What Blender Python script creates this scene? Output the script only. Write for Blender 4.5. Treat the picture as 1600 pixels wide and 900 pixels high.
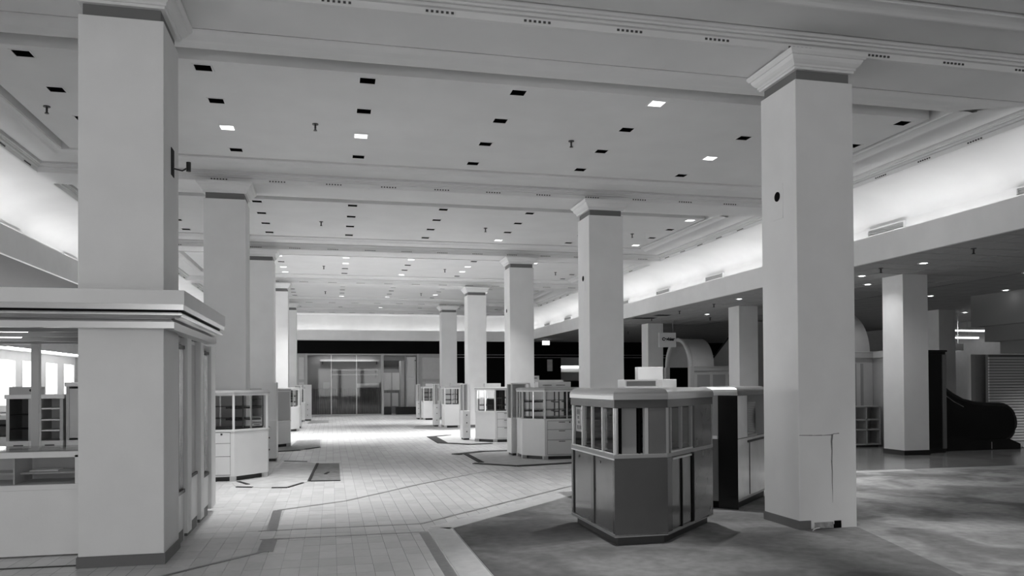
import bpy, math, random
from mathutils import Vector, Matrix
random.seed(7)
sc = bpy.context.scene
for o in list(bpy.data.objects): bpy.data.objects.remove(o)
C = sc.collection

# ------------------------------------------------------------------ camera
F_PX, CY, YAW, PITCH, ROLL, CAM_H = 1230.72, 586.11, .2260, .0112, -.0059, 1.6
cd = bpy.data.cameras.new('camera'); cam = bpy.data.objects.new('camera', cd); C.objects.link(cam)
cd.sensor_fit = 'HORIZONTAL'; cd.sensor_width = 36; cd.lens = F_PX / 1600 * 36
cd.shift_y = (CY - 450) / 1600; cd.clip_start = .05; cd.clip_end = 300
fw = Vector((math.sin(YAW) * math.cos(PITCH), math.cos(YAW) * math.cos(PITCH), math.sin(PITCH)))
rt = Vector((math.cos(YAW), -math.sin(YAW), 0)); up = rt.cross(fw)
rr = rt * math.cos(ROLL) + up * math.sin(ROLL); uu = -rt * math.sin(ROLL) + up * math.cos(ROLL)
M = Matrix.Identity(4)
for i in range(3): M[i][0], M[i][1], M[i][2] = rr[i], uu[i], -fw[i]
M.translation = (0, 0, CAM_H); cam.matrix_world = M
sc.camera = cam

# ------------------------------------------------------------------ world, exposure, large lights
w = bpy.data.worlds.new('world'); sc.world = w; w.use_nodes = True
w.node_tree.nodes['Background'].inputs[0].default_value = (1, 1, 1, 1)
w.node_tree.nodes['Background'].inputs[1].default_value = .25
vs = sc.view_settings
vs.view_transform = 'Standard'; vs.look = 'None'; vs.gamma = 1; vs.use_curve_mapping = False
vs.exposure = 0.08

def area(name, loc, rot, sx, sy, power, spread=math.pi):
    l = bpy.data.lights.new(name, 'AREA'); l.shape = 'RECTANGLE'; l.size = sx; l.size_y = sy; l.energy = power; l.spread = spread
    o = bpy.data.objects.new(name, l); o.location = loc; o.rotation_euler = rot; C.objects.link(o); return o
COVE_W = 12.0
REAR_FILL_W = 330.0
SPOT_W = 700.0
# fluorescent strips lying in the cove troughs along both sides and the far end
for i in range(11):
    y = 5.12 + 3.52 * i
    area('cove_strip_right', (10.47, y, 4.24), (math.radians(180), 0, math.pi / 2), 3.3, .06, COVE_W)
    area('cove_strip_left', (-5.77, y, 4.24), (math.radians(180), 0, -math.pi / 2), 3.3, .06, COVE_W)
for i in range(5):
    area('cove_strip_far', (-3.8 + 3.1 * i, 41.42, 4.24), (math.radians(180), 0, 0), 2.9, .06, COVE_W * .62)
# added fill behind the photographer; window light and fill along the left wall
for q in range(4): area('entrance_daylight', (-2.9 + 2.6 * q, -9.6, 1.9), (math.radians(90), 0, 0), 2.2, 3.2, REAR_FILL_W / 4)
for yw, wy, pw in ((36.5, 9, 330), (20, 8, 560), (-2, 12, 310)):     # farthest stands at real windows, the other two are added fill
    area('window_daylight', (-12.0, yw, 1.8), (0, math.radians(-90), 0), 1.8, wy, pw)

# ------------------------------------------------------------------ materials
MATS = {}
def mat(name, g, rough=.6, metal=0., var=.0, vscale=6., bump=0., bscale=60., emit=0., coat=0., spec=.5, stretch=(1, 1, 1)):
    if name in MATS: return MATS[name]
    m = bpy.data.materials.new(name); m.use_nodes = True; MATS[name] = m
    nt = m.node_tree; b = nt.nodes['Principled BSDF']
    b.inputs['Base Color'].default_value = (g, g, g, 1); b.inputs['Roughness'].default_value = rough
    b.inputs['Metallic'].default_value = metal; b.inputs['Specular IOR Level'].default_value = spec
    if coat: b.inputs['Coat Weight'].default_value = coat; b.inputs['Coat Roughness'].default_value = .06
    if emit:
        b.inputs['Emission Color'].default_value = (1, 1, 1, 1); b.inputs['Emission Strength'].default_value = emit
    if var or bump:
        geo = nt.nodes.new('ShaderNodeNewGeometry')
        mp = nt.nodes.new('ShaderNodeMapping'); mp.inputs['Scale'].default_value = stretch
        nt.links.new(geo.outputs['Position'], mp.inputs['Vector'])
    if var:
        n = nt.nodes.new('ShaderNodeTexNoise'); n.inputs['Scale'].default_value = vscale; n.inputs['Detail'].default_value = 5
        nt.links.new(mp.outputs[0], n.inputs['Vector'])
        r = nt.nodes.new('ShaderNodeMapRange'); r.inputs[1].default_value = .3; r.inputs[2].default_value = .7
        r.inputs[3].default_value = g * (1 - var); r.inputs[4].default_value = g * (1 + var)
        nt.links.new(n.outputs[0], r.inputs[0])
        cc = nt.nodes.new('ShaderNodeCombineColor')
        for k in range(3): nt.links.new(r.outputs[0], cc.inputs[k])
        nt.links.new(cc.outputs[0], b.inputs['Base Color'])
    if bump:
        n2 = nt.nodes.new('ShaderNodeTexNoise'); n2.inputs['Scale'].default_value = bscale
        nt.links.new(mp.outputs[0], n2.inputs['Vector'])
        bp = nt.nodes.new('ShaderNodeBump'); bp.inputs['Strength'].default_value = bump; bp.inputs['Distance'].default_value = .01
        nt.links.new(n2.outputs[0], bp.inputs['Height']); nt.links.new(bp.outputs[0], b.inputs['Normal'])
    return m
def glass(name, tint=.92, refl=1.0):
    """thin sheet glass: clear, with reflection rising towards grazing view"""
    m = bpy.data.materials.new(name); m.use_nodes = True; nt = m.node_tree; nt.nodes.clear()
    out = nt.nodes.new('ShaderNodeOutputMaterial'); mx = nt.nodes.new('ShaderNodeMixShader')
    t = nt.nodes.new('ShaderNodeBsdfTransparent'); t.inputs[0].default_value = (tint, tint, tint, 1)
    gl = nt.nodes.new('ShaderNodeBsdfGlossy'); gl.inputs['Roughness'].default_value = .03
    lw = nt.nodes.new('ShaderNodeLayerWeight'); lw.inputs[0].default_value = .5
    pw = nt.nodes.new('ShaderNodeMath'); pw.operation = 'POWER'; pw.inputs[1].default_value = 4.5
    mu = nt.nodes.new('ShaderNodeMath'); mu.operation = 'MULTIPLY_ADD'; mu.inputs[1].default_value = .8 * refl; mu.inputs[2].default_value = .05 * refl; mu.use_clamp = True
    nt.links.new(lw.outputs['Facing'], pw.inputs[0]); nt.links.new(pw.outputs[0], mu.inputs[0]); nt.links.new(mu.outputs[0], mx.inputs[0])
    nt.links.new(t.outputs[0], mx.inputs[1]); nt.links.new(gl.outputs[0], mx.inputs[2]); nt.links.new(mx.outputs[0], out.inputs[0])
    MATS[name] = m; return m
def tile_mat(name, base, spread, rough, tx, ty, ox, oy, grout=None):
    """stone tiles: each cell of the tile grid has its own tone, with soft marbling"""
    m = bpy.data.materials.new(name); m.use_nodes = True; nt = m.node_tree; b = nt.nodes['Principled BSDF']; MATS[name] = m
    N = nt.nodes.new; L = nt.links.new
    geo = N('ShaderNodeNewGeometry'); sub = N('ShaderNodeVectorMath'); sub.operation = 'SUBTRACT'; sub.inputs[1].default_value = (ox, oy, 0)
    div = N('ShaderNodeVectorMath'); div.operation = 'DIVIDE'; div.inputs[1].default_value = (tx, ty, 10)
    fl = N('ShaderNodeVectorMath'); fl.operation = 'FLOOR'; wn = N('ShaderNodeTexWhiteNoise'); wn.noise_dimensions = '2D'
    L(geo.outputs['Position'], sub.inputs[0]); L(sub.outputs[0], div.inputs[0]); L(div.outputs[0], fl.inputs[0]); L(fl.outputs[0], wn.inputs['Vector'])
    no = N('ShaderNodeTexNoise'); no.inputs['Scale'].default_value = 5; no.inputs['Detail'].default_value = 6; no.inputs['Distortion'].default_value = 1.2
    L(geo.outputs['Position'], no.inputs['Vector'])
    a = N('ShaderNodeMath'); a.operation = 'MULTIPLY_ADD'; a.inputs[1].default_value = spread; a.inputs[2].default_value = base - spread * .5; L(wn.outputs[0], a.inputs[0])
    c = N('ShaderNodeMath'); c.operation = 'MULTIPLY_ADD'; c.inputs[1].default_value = spread * 1.3; L(no.outputs[0], c.inputs[0]); L(a.outputs[0], c.inputs[2])
    d = N('ShaderNodeMath'); d.operation = 'SUBTRACT'; d.inputs[1].default_value = spread * .65; L(c.outputs[0], d.inputs[0])
    val = d.outputs[0]
    if grout is not None:
        fr = N('ShaderNodeVectorMath'); fr.operation = 'FRACTION'; L(div.outputs[0], fr.inputs[0])
        sp = N('ShaderNodeSeparateXYZ'); L(fr.outputs[0], sp.inputs[0])
        g1 = N('ShaderNodeMath'); g1.operation = 'LESS_THAN'; g1.inputs[1].default_value = .03; L(sp.outputs[0], g1.inputs[0])
        g2 = N('ShaderNodeMath'); g2.operation = 'LESS_THAN'; g2.inputs[1].default_value = .018; L(sp.outputs[1], g2.inputs[0])
        mxm = N('ShaderNodeMath'); mxm.operation = 'MAXIMUM'; L(g1.outputs[0], mxm.inputs[0]); L(g2.outputs[0], mxm.inputs[1])
        mf = N('ShaderNodeMix'); mf.data_type = 'FLOAT'; L(mxm.outputs[0], mf.inputs[0]); L(val, mf.inputs[2]); mf.inputs[3].default_value = grout
        val = mf.outputs[0]
    cc = N('ShaderNodeCombineColor')
    for k in range(3): L(val, cc.inputs[k])
    L(cc.outputs[0], b.inputs['Base Color']); b.inputs['Roughness'].default_value = rough
    return m
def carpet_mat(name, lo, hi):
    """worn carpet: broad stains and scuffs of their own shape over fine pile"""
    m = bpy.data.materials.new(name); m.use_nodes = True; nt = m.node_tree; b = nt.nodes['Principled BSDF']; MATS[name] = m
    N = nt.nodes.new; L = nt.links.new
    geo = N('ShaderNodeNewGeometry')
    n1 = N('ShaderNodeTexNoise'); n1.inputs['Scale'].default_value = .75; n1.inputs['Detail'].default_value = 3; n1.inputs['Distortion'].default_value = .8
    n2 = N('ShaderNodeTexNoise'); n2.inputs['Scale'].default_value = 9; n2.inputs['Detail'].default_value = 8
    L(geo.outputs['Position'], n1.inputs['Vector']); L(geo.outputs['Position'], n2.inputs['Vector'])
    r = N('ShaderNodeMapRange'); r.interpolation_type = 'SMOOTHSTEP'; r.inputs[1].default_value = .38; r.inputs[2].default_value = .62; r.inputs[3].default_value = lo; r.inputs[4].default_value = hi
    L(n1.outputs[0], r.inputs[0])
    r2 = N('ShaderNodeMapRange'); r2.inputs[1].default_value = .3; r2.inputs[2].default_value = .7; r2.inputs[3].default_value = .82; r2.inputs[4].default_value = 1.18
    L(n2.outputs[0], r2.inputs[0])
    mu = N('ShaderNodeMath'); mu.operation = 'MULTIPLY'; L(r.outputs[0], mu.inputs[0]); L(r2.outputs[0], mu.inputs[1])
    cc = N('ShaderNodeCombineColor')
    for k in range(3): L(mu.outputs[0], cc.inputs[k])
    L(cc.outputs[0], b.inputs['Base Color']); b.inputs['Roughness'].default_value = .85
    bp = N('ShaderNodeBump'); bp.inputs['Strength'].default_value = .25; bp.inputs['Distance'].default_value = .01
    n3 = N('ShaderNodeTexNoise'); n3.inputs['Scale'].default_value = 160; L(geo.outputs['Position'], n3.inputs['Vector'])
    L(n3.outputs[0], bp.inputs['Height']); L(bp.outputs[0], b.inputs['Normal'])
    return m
def ceiling_grid_mat(name, g, line):
    m = bpy.data.materials.new(name); m.use_nodes = True; nt = m.node_tree; b = nt.nodes['Principled BSDF']; MATS[name] = m
    N = nt.nodes.new; L = nt.links.new
    geo = N('ShaderNodeNewGeometry'); br = N('ShaderNodeTexBrick'); br.offset = 0; br.squash = 1
    br.inputs['Color1'].default_value = (g, g, g, 1); br.inputs['Color2'].default_value = (g * .93, g * .93, g * .93, 1); br.inputs['Mortar'].default_value = (line, line, line, 1)
    br.inputs['Scale'].default_value = 1; br.inputs['Mortar Size'].default_value = .008; br.inputs['Brick Width'].default_value = .61; br.inputs['Row Height'].default_value = .61
    L(geo.outputs['Position'], br.inputs['Vector']); L(br.outputs[0], b.inputs['Base Color']); b.inputs['Roughness'].default_value = .9
    return m

TX, TY, TOX, TOY = .158, .316, .044, 6.84
mat('paint', .74, .55, var=.03, vscale=2.5, bump=.05, bscale=40)
mat('ceiling_paint', .72, .7, var=.03, vscale=1.5)
mat('neck_grey', .16, .6)
mat('base_grey', .13, .5)
mat('base_black', .012, .4)
mat('fixture_white', .72, .35, var=.02, vscale=4)
mat('fixture_grey', .42, .4)
mat('drawer_white', .70, .33)
mat('pull_dark', .03, .4)
mat('chrome', .75, .22, metal=1)
mat('brushed', .62, .3, metal=1)
mat('dark_laminate', .075, .26, coat=.35, var=.06, vscale=3)
mat('dark_plinth', .03, .5)
mat('dark_door', .13, .16, coat=.6, var=.1, vscale=3)
mat('grey_trim', .27, .35)
mat('black', .003, .6, spec=.08)
mat('black_gloss', .006, .22)
mat('rubber', .012, .55)
mat('can_black', .003, .9, spec=.1)
mat('slot_grey', .07, .8)
mat('can_lit', .85, .4)
mat('bulb', .9, .5, emit=9)
mat('tube_light', .9, .5, emit=6)
mat('window_sky', .9, .5, emit=1.6)
mat('sign_white', .72, .5)
mat('ink', .006, .6)
mat('sprinkler', .05, .35, metal=.6)
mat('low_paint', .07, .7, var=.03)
mat('acoustic', .40, .9, var=.05, vscale=8)
mat('plenum', .01, .9)
mat('vent', .45, .5)
mat('mirror_glass', .03, .04, spec=1.0, coat=1.0)
mat('curtain', .2, .32, var=.5, vscale=5, stretch=(6, 1, .4))
mat('pale_gloss', .85, .22, coat=.5, var=.08, vscale=3)
mat('booth_grey', .5, .45, var=.03)
mat('booth_dark', .3, .5)
mat('wall_grey', .38, .6, var=.04)
mat('slat', .5, .5)
mat('step_grey', .22, .7)
mat('inlay_dark', .15, .3, var=.2, vscale=14)
mat('border_stone', .62, .3, var=.1, vscale=9)
mat('grout', .22, .8)
mat('mat_light', .50, .75, var=.14, vscale=5)
mat('mat_dark', .20, .85, var=.25, vscale=7)
mat('mat_edge', .02, .8)
mat('crack', .2, .8, var=.3, vscale=60)
mat('debris', .3, .8, var=.3, vscale=20)
mat('shelf_black', .01, .4)
glass('glass', .94, .55); glass('glass_dark', .66, .35); glass('shop_glass', .85, .55)
tile_mat('stone_tile', .64, .10, .27, TX, TY, TOX, TOY)
tile_mat('stone_floor', .64, .09, .25, TX, TY, TOX, TOY, grout=.3)
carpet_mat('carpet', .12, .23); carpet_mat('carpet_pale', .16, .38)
ceiling_grid_mat('low_ceiling_grid', .36, .12)

# ------------------------------------------------------------------ mesh helpers
def wloc(o):
    v = Vector((0, 0, 0))
    while o: v += o.location; o = o.parent
    return v
class MB:
    def __init__(s): s.v = []; s.f = []
    def quad(s, a, b, c, d):
        n = len(s.v); s.v += [a, b, c, d]; s.f.append((n, n + 1, n + 2, n + 3)); return s
    def box(s, x0, x1, y0, y1, z0, z1):
        n = len(s.v)
        s.v += [(x0, y0, z0), (x1, y0, z0), (x1, y1, z0), (x0, y1, z0), (x0, y0, z1), (x1, y0, z1), (x1, y1, z1), (x0, y1, z1)]
        s.f += [tuple(n + i for i in q) for q in ((3, 2, 1, 0), (4, 5, 6, 7), (0, 1, 5, 4), (1, 2, 6, 5), (2, 3, 7, 6), (3, 0, 4, 7))]; return s
    def prism(s, poly, z0, z1, top=True, bot=True):
        n = len(s.v); k = len(poly)
        s.v += [(x, y, z0) for x, y in poly] + [(x, y, z1) for x, y in poly]
        for i in range(k): j = (i + 1) % k; s.f.append((n + i, n + j, n + k + j, n + k + i))
        if top: s.f.append(tuple(n + k + i for i in range(k)))
        if bot: s.f.append(tuple(n + i for i in reversed(range(k))))
        return s
    def loft(s, rings, closed=True, cap0=False, cap1=False):
        n = len(s.v); k = len(rings[0])
        for r in rings: s.v += [tuple(p) for p in r]
        for a in range(len(rings) - 1):
            for i in range(k if closed else k - 1):
                j = (i + 1) % k; s.f.append((n + a * k + i, n + a * k + j, n + (a + 1) * k + j, n + (a + 1) * k + i))
        if cap0: s.f.append(tuple(n + i for i in reversed(range(k))))
        if cap1: s.f.append(tuple(n + (len(rings) - 1) * k + i for i in range(k)))
        return s
    def cyl(s, p0, p1, r, n=10, r1=None):
        p0 = Vector(p0); p1 = Vector(p1); d = (p1 - p0).normalized()
        a = d.orthogonal().normalized(); b = d.cross(a); r1 = r if r1 is None else r1
        R = [[p + (a * math.cos(t) + b * math.sin(t)) * q for t in [2 * math.pi * i / n for i in range(n)]] for p, q in ((p0, r), (p1, r1))]
        return s.loft(R, True, True, True)
    def tube(s, pts, r, n=6):
        pts = [Vector(p) for p in pts]; R = []
        for i, p in enumerate(pts):
            d = (pts[min(i + 1, len(pts) - 1)] - pts[max(i - 1, 0)]).normalized(); a = d.orthogonal().normalized()
            if abs(d.z) < .9: a = d.cross(Vector((0, 0, 1))).normalized()
            b = d.cross(a); R.append([p + (a * math.cos(2 * math.pi * k / n) + b * math.sin(2 * math.pi * k / n)) * r for k in range(n)])
        return s.loft(R, True, True, True)
    def bar(s, p, q, wd, z0, z1):
        """upright slab of thickness wd standing on the plan line p-q"""
        p = Vector((p[0], p[1])); q = Vector((q[0], q[1])); d = (q - p).normalized(); nrm = Vector((d.y, -d.x)) * wd / 2
        return s.prism([tuple(p + nrm), tuple(q + nrm), tuple(q - nrm), tuple(p - nrm)], z0, z1)
    def build(s, name, m, parent=None, smooth=False, bevel=0, seg=2, local=False):
        off = Vector((0, 0, 0))
        if not local:
            if parent: off = wloc(parent)
            else:
                xs = [p[0] for p in s.v]; ys = [p[1] for p in s.v]; zs = [p[2] for p in s.v]
                off = Vector(((min(xs) + max(xs)) / 2, (min(ys) + max(ys)) / 2, min(zs)))
        me = bpy.data.meshes.new(name); me.from_pydata([tuple(Vector(p) - off) for p in s.v], [], s.f); me.update()
        me.materials.append(MATS[m] if isinstance(m, str) else m)
        if smooth:
            for p in me.polygons: p.use_smooth = True
        o = bpy.data.objects.new(name, me); C.objects.link(o)
        if parent: o.parent = parent
        elif not local: o.location = off
        if bevel:
            b = o.modifiers.new('bevel', 'BEVEL'); b.width = bevel; b.segments = seg; b.limit_method = 'ANGLE'
        return o
def thing(name, label, cat, loc=(0, 0, 0), group=None):
    o = bpy.data.objects.new(name, None); o.empty_display_size = .1; C.objects.link(o); o.location = loc
    o['label'] = label; o['category'] = cat
    if group: o['group'] = group
    return o
def tag(o, label, cat, group=None):
    o['label'] = label; o['category'] = cat
    if group: o['group'] = group
    return o
def struct(o, label=None):
    o['kind'] = 'structure'
    if label: o['label'] = label
    return o
def copy_tree(o, parent=None):
    c = o.copy(); C.objects.link(c); c.parent = parent
    for ch in o.children: copy_tree(ch, c)
    return c
def offset(poly, d):
    """offset a counter-clockwise polygon outwards by d (mitred)"""
    k = len(poly); out = []
    for i in range(k):
        a, b, c = Vector(poly[i - 1]), Vector(poly[i]), Vector(poly[(i + 1) % k])
        n1 = Vector(((b - a).y, -(b - a).x)).normalized(); n2 = Vector(((c - b).y, -(c - b).x)).normalized()
        out.append(tuple(b + (n1 + n2) * d / (1 + n1.dot(n2))))
    return out
def lerp(a, b, t): return tuple(a[i] + (b[i] - a[i]) * t for i in range(len(a)))
def rect(x0, x1, y0, y1): return [(x0, y0), (x1, y0), (x1, y1), (x0, y1)]

# ------------------------------------------------------------------ grid of the hall
W, SH = .7064, 4.904
XL, XR, Y0, BAY = -1.4674 - .7064, 4.9361, 7.6243, 7.0429
CEN = lambda k: Y0 + W / 2 + BAY * k
ZC, ZB, ZLOW = 5.41, 5.215, 3.93
CX0, CX1 = -5.52, 10.20         # cove fascia planes
LX = [-3.42 + 1.94 * i for i in range(7)]
LYR = [9.98 + 1.125 * r for r in range(4)]
HOLE = .095
ROWN = ['nearest', 'second', 'third', 'farthest']
COLN = ['leftmost', 'second from left', 'third from left', 'middle', 'third from right', 'second from right', 'rightmost']
COFF = ['coffer overhead', 'nearest coffer', 'second coffer', 'third coffer', 'fourth coffer', 'farthest coffer']

# ------------------------------------------------------------------ floor
floor = struct(MB().box(-12.2, 24.2, -10.2, 44.5, -.2, 0).build('floor', 'stone_floor'))

# ------------------------------------------------------------------ main ceiling: coffers, beams, mouldings
ceil = struct(MB().box(CX0 - .7, CX1 + .7, -10, 42.2, 5.75, 5.8).build('ceiling', 'ceiling_paint'))
# moulding profile from the coffer edge (t=0) out to the beam soffit (t=1): steps, quirks and a slotted fascia
PROF = [(0, 5.412), (.012, 5.412), (.015, 5.395), (.06, 5.395), (.10, 5.388), (.14, 5.372), (.17, 5.35), (.19, 5.345), (.21, 5.345), (.212, 5.362), (.24, 5.365),
        (.55, 5.368), (.775, 5.370), (.777, 5.46), (.825, 5.46), (.827, 5.345), (.86, 5.340), (.862, 5.322), (.885, 5.318), (.887, 5.345), (.90, 5.345), (.902, 5.290), (.945, 5.286), (.955, 5.222), (1.0, 5.215)]
PROF_FAR = [(0, 5.405), (.02, 5.395), (.10, 5.393), (.20, 5.385), (.28, 5.37), (.31, 5.366), (.312, 5.40), (.335, 5.40), (.337, 5.362), (.38, 5.358), (.382, 5.335), (.42, 5.333),
            (.52, 5.325), (.62, 5.305), (.72, 5.277), (.82, 5.252), (.88, 5.245), (.895, 5.24), (.897, 5.37), (.970, 5.37), (.972, 5.215), (1.0, 5.215)]
coffers = []
for k in range(-2, 5):
    y0 = CEN(k) + 1.77; y1 = CEN(k + 1) - 1.25
    if k == 4: y1 = 39.75
    coffers.append((k, -4.05, 8.48, y0, y1))
def coffer(k, x0, x1, y0, y1):
    gl, gr, gn, gf = .13, .08, .34, .05
    tot = (.80 - gl, 1.12 - gr, 1.35 - gn, .97 - gf)
    xs = sorted([x0, x1] + [x + s * HOLE for x in LX for s in (-1, 1)])
    rows = [LYR[r] + BAY * k for r in range(4) if LYR[r] + BAY * k + HOLE < y1]
    ys = sorted([y0, y1] + [y + s * HOLE for y in rows for s in (-1, 1)])
    m = MB()
    for i in range(len(xs) - 1):
        for j in range(len(ys) - 1):
            cx, cy = (xs[i] + xs[i + 1]) / 2, (ys[j] + ys[j + 1]) / 2
            if any(abs(cx - x) < .01 for x in LX) and any(abs(cy - y) < .01 for y in rows): continue
            m.quad((xs[i], ys[j], ZC), (xs[i], ys[j + 1], ZC), (xs[i + 1], ys[j + 1], ZC), (xs[i + 1], ys[j], ZC))
    m.build('coffer_panel', 'ceiling_paint', ceil)
    R = lambda a, b, c, d, z: [(x0 - a, y0 - c, z), (x1 + b, y0 - c, z), (x1 + b, y1 + d, z), (x0 - a, y1 + d, z)]
    rings = [R(0, 0, 0, 0, ZC), R(0, 0, 0, 0, 5.58), R(gl, gr, gn, gf, 5.58)]
    # the edge facing away from the camera has its own section, so the four sides are separate mitred runs
    rg = [[(x0 - (gl + tot[0] * t), y0 - (gn + tot[2] * t), z), (x1 + gr + tot[1] * t, y0 - (gn + tot[2] * t), z), (x1 + gr + tot[1] * t, y1 + gf + tot[3] * t, z), (x0 - (gl + tot[0] * t), y1 + gf + tot[3] * t, z)] for t, z in PROF]
    for i, j in ((1, 2), (2, 3), (3, 0)):
        MB().loft([[r[i], r[j]] for r in rings[:3]] + [[r[i], r[j]] for r in rg], closed=False).build('coffer_moulding', 'ceiling_paint', ceil)
    far = [[(x0 - (gl + tot[0] * t), y0 - (gn + tot[2] * t), z), (x1 + gr + tot[1] * t, y0 - (gn + tot[2] * t), z)] for t, z in PROF_FAR]
    MB().loft([[r[0], r[1]] for r in rings[:3]] + far, closed=False).build('coffer_moulding', 'ceiling_paint', ceil)
    return rows
rows_of = {}
for cf in coffers: rows_of[cf[0]] = coffer(*cf)
bx0, bx1 = -4.85, 9.60
m = MB()
edges = [(-10.0, coffers[0][3] - 1.35)] + [(coffers[i][4] + .97, coffers[i + 1][3] - 1.35) for i in range(len(coffers) - 1)] + [(coffers[-1][4] + .97, 42.1)]
cv = MB()
for xa, xw in ((bx0, CX0 - .55), (bx1, CX1 + .55)):
    sgn = 1 if xw > xa else -1; e = abs(xw - xa) - .12
    arc = [(xa, ZB)] + [(xw - sgn * e * (1 - math.sin(q / 10 * math.pi / 2)), ZB - .50 * (1 - math.cos(q / 10 * math.pi / 2))) for q in range(11)]
    cv.loft([[(x, -10, z) for x, z in arc], [(x, 42.1, z) for x, z in arc]], closed=False)
cv.build('cove_curve', 'ceiling_paint', ceil, smooth=True)
for a, b in edges: m.quad((bx0, a, ZB), (bx0, b, ZB), (bx1, b, ZB), (bx1, a, ZB))
m.build('beam_soffit', 'ceiling_paint', ceil)
# air outlets: rows of six little slots in the lowest fascia of each beam and cornice
sl = MB()
for q in range(6): sl.box(-.135 + .05 * q, -.110 + .05 * q, -.009, .006, -.010, .010)
slot0 = None
def slot(x, y, rz):
    global slot0
    if slot0 is None: slot0 = o = sl.build('air_slot', 'slot_grey', ceil, local=True)
    else: o = slot0.copy(); C.objects.link(o); o.parent = ceil
    o.location = Vector((x, y, 5.255)) - ceil.location; o.rotation_euler = (0, 0, rz)
for k, x0, x1, y0, y1 in coffers[1:]:
    for i in range(14): slot(-3.9 + .99 * i, y1 + .05 + .92 * .949, 0)
    n = int((y1 - y0) / 1.0)
    for i in range(n + 1):
        yy = y0 + .3 + 1.05 * i
        slot(x1 + .08 + 1.04 * .949, yy, -math.pi / 2); slot(x0 - .13 - .67 * .949, yy, math.pi / 2)

# ------------------------------------------------------------------ coves, low ceilings, outer walls
def fascia(name, x0, x1, y0, y1): return struct(MB().box(x0, x1, y0, y1, ZLOW - .02, 4.41).build(name, 'paint'))
struct(MB().box(CX1, CX1 + .07, -10, 41.3, ZLOW - .02, 4.41).build('trim_1', 'paint'))
struct(MB().box(CX0 - .07, CX0, -10, 41.3, ZLOW - .02, 4.41).build('trim_2', 'paint'))
struct(MB().box(CX0 - .07, CX1 + .07, 41.23, 41.3, ZLOW - .02, 4.41).build('trim_3', 'paint'))
struct(MB().box(CX1 + .07, CX1 + .6, -10, 41.3, 4.08, 4.11).build('trim_4', 'paint'))
struct(MB().box(CX0 - .6, CX0 - .07, -10, 41.3, 4.08, 4.11).build('trim_5', 'paint'))
struct(MB().box(CX0 - .6, CX1 + .6, 41.3, 42.0, 4.08, 4.11).build('trim_6', 'paint'))
wr = struct(MB().box(CX1 + .55, CX1 + .65, -10, 42.1, 4.0, 5.3).build('wall_right', 'paint'))
struct(MB().box(CX0 - .65, CX0 - .55, -10, 42.1, 4.0, 5.3).build('wall_left', 'paint'))
struct(MB().box(CX0 - .65, CX1 + .65, 41.72, 41.8, 4.0, 5.3).build('wall_back', 'paint'))
# low tiled ceiling on the right: lay-in panels near, grid material beyond
lowr = struct(MB().box(CX1 + .07, 24.2, -10.2, 44.5, 4.16, 4.2).build('ceiling', 'plenum'))
m = MB(); ty0, ty1, tx0, tx1 = 9.2, 9.2 + .61 * 33, CX1 + .07, CX1 + .07 + .61 * 7
for a, b, c, d in ((tx1, 24.2, -10.2, 44.5), (tx0, tx1, -10.2, ty0), (tx0, tx1, ty1, 44.5)):
    m.quad((a, c, ZLOW), (a, d, ZLOW), (b, d, ZLOW), (b, c, ZLOW))
m.build('grid_ceiling', 'low_ceiling_grid', lowr)
pt = MB().box(-.293, .293, -.293, .293, 0, .02)
p0 = None
LOWL = [(11.37, 13.26), (11.38, 15.12), (12.47, 24.58), (11.08, 19.92)]
gone = {(0, 28), (1, 28), (1, 26)}
for i in range(7):
    for j in range(33):
        if (i, j) in gone: continue
        x, y = tx0 + .305 + .61 * i, ty0 + .305 + .61 * j
        if p0 is None: p0 = o = pt.build('ceiling_panel', 'acoustic', lowr, local=True)
        else: o = p0.copy(); C.objects.link(o); o.parent = lowr
        o.location = Vector((x, y, ZLOW + random.uniform(0, .006))) - lowr.location
        o.rotation_euler = (random.uniform(-.004, .004), random.uniform(-.004, .004), 0)
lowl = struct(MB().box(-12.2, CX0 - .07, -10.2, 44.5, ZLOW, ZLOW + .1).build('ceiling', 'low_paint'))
struct(MB().box(-12.4, -12.2, -10.2, 30.5, 0, ZLOW).build('wall_left', 'wall_grey'))
struct(MB().box(24.2, 24.4, -10.2, 44.5, 0, ZLOW).build('wall_right', 'wall_grey'))
# front wall behind the photographer with a wide opening added for the fill light
struct(MB().box(-12.2, -4, -10.2, -10, 0, 5.4).box(6, 24.2, -10.2, -10, 0, 5.4).box(-4, 6, -10.2, -10, 3.6, 5.4).build('wall_front', 'paint'))

# ------------------------------------------------------------------ columns
def sq(x0, y0, d, z): return [(x0 - d, y0 - d, z), (x0 + W + d, y0 - d, z), (x0 + W + d, y0 + W + d, z), (x0 - d, y0 + W + d, z)]
def column(x0, y0, label, sh=SH, cap=True, base='base_grey', bh=.1):
    t = thing('column', label, 'column', (x0 + W / 2, y0 + W / 2, 0), 'square white columns')
    MB().box(x0, x0 + W, y0, y0 + W, 0, sh).build('shaft', 'paint', t, bevel=.004, seg=1)
    if cap:
        MB().box(x0 + .03, x0 + W - .03, y0 + .03, y0 + W - .03, sh, 5.03).build('neck', 'neck_grey', t)
        pr = [(-.03, 5.012), (.010, 5.012), (.014, 5.036), (.026, 5.040), (.028, 5.062), (.045, 5.075), (.066, 5.10), (.078, 5.125), (.082, 5.14), (.096, 5.143), (.115, 5.17), (.118, 5.198), (-.03, 5.20), (-.03, 5.215)]
        MB().loft([sq(x0, y0, d, z) for d, z in pr], True, True, True).build('capital', 'paint', t)
    if base: MB().loft([sq(x0, y0, d, z) for d, z in ((.012, 0), (.012, bh - .01), (.004, bh))]).build('baseboard', base, t)
    return t
ORD = ['nearest', 'second', 'third', 'fourth', 'fifth']
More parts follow.
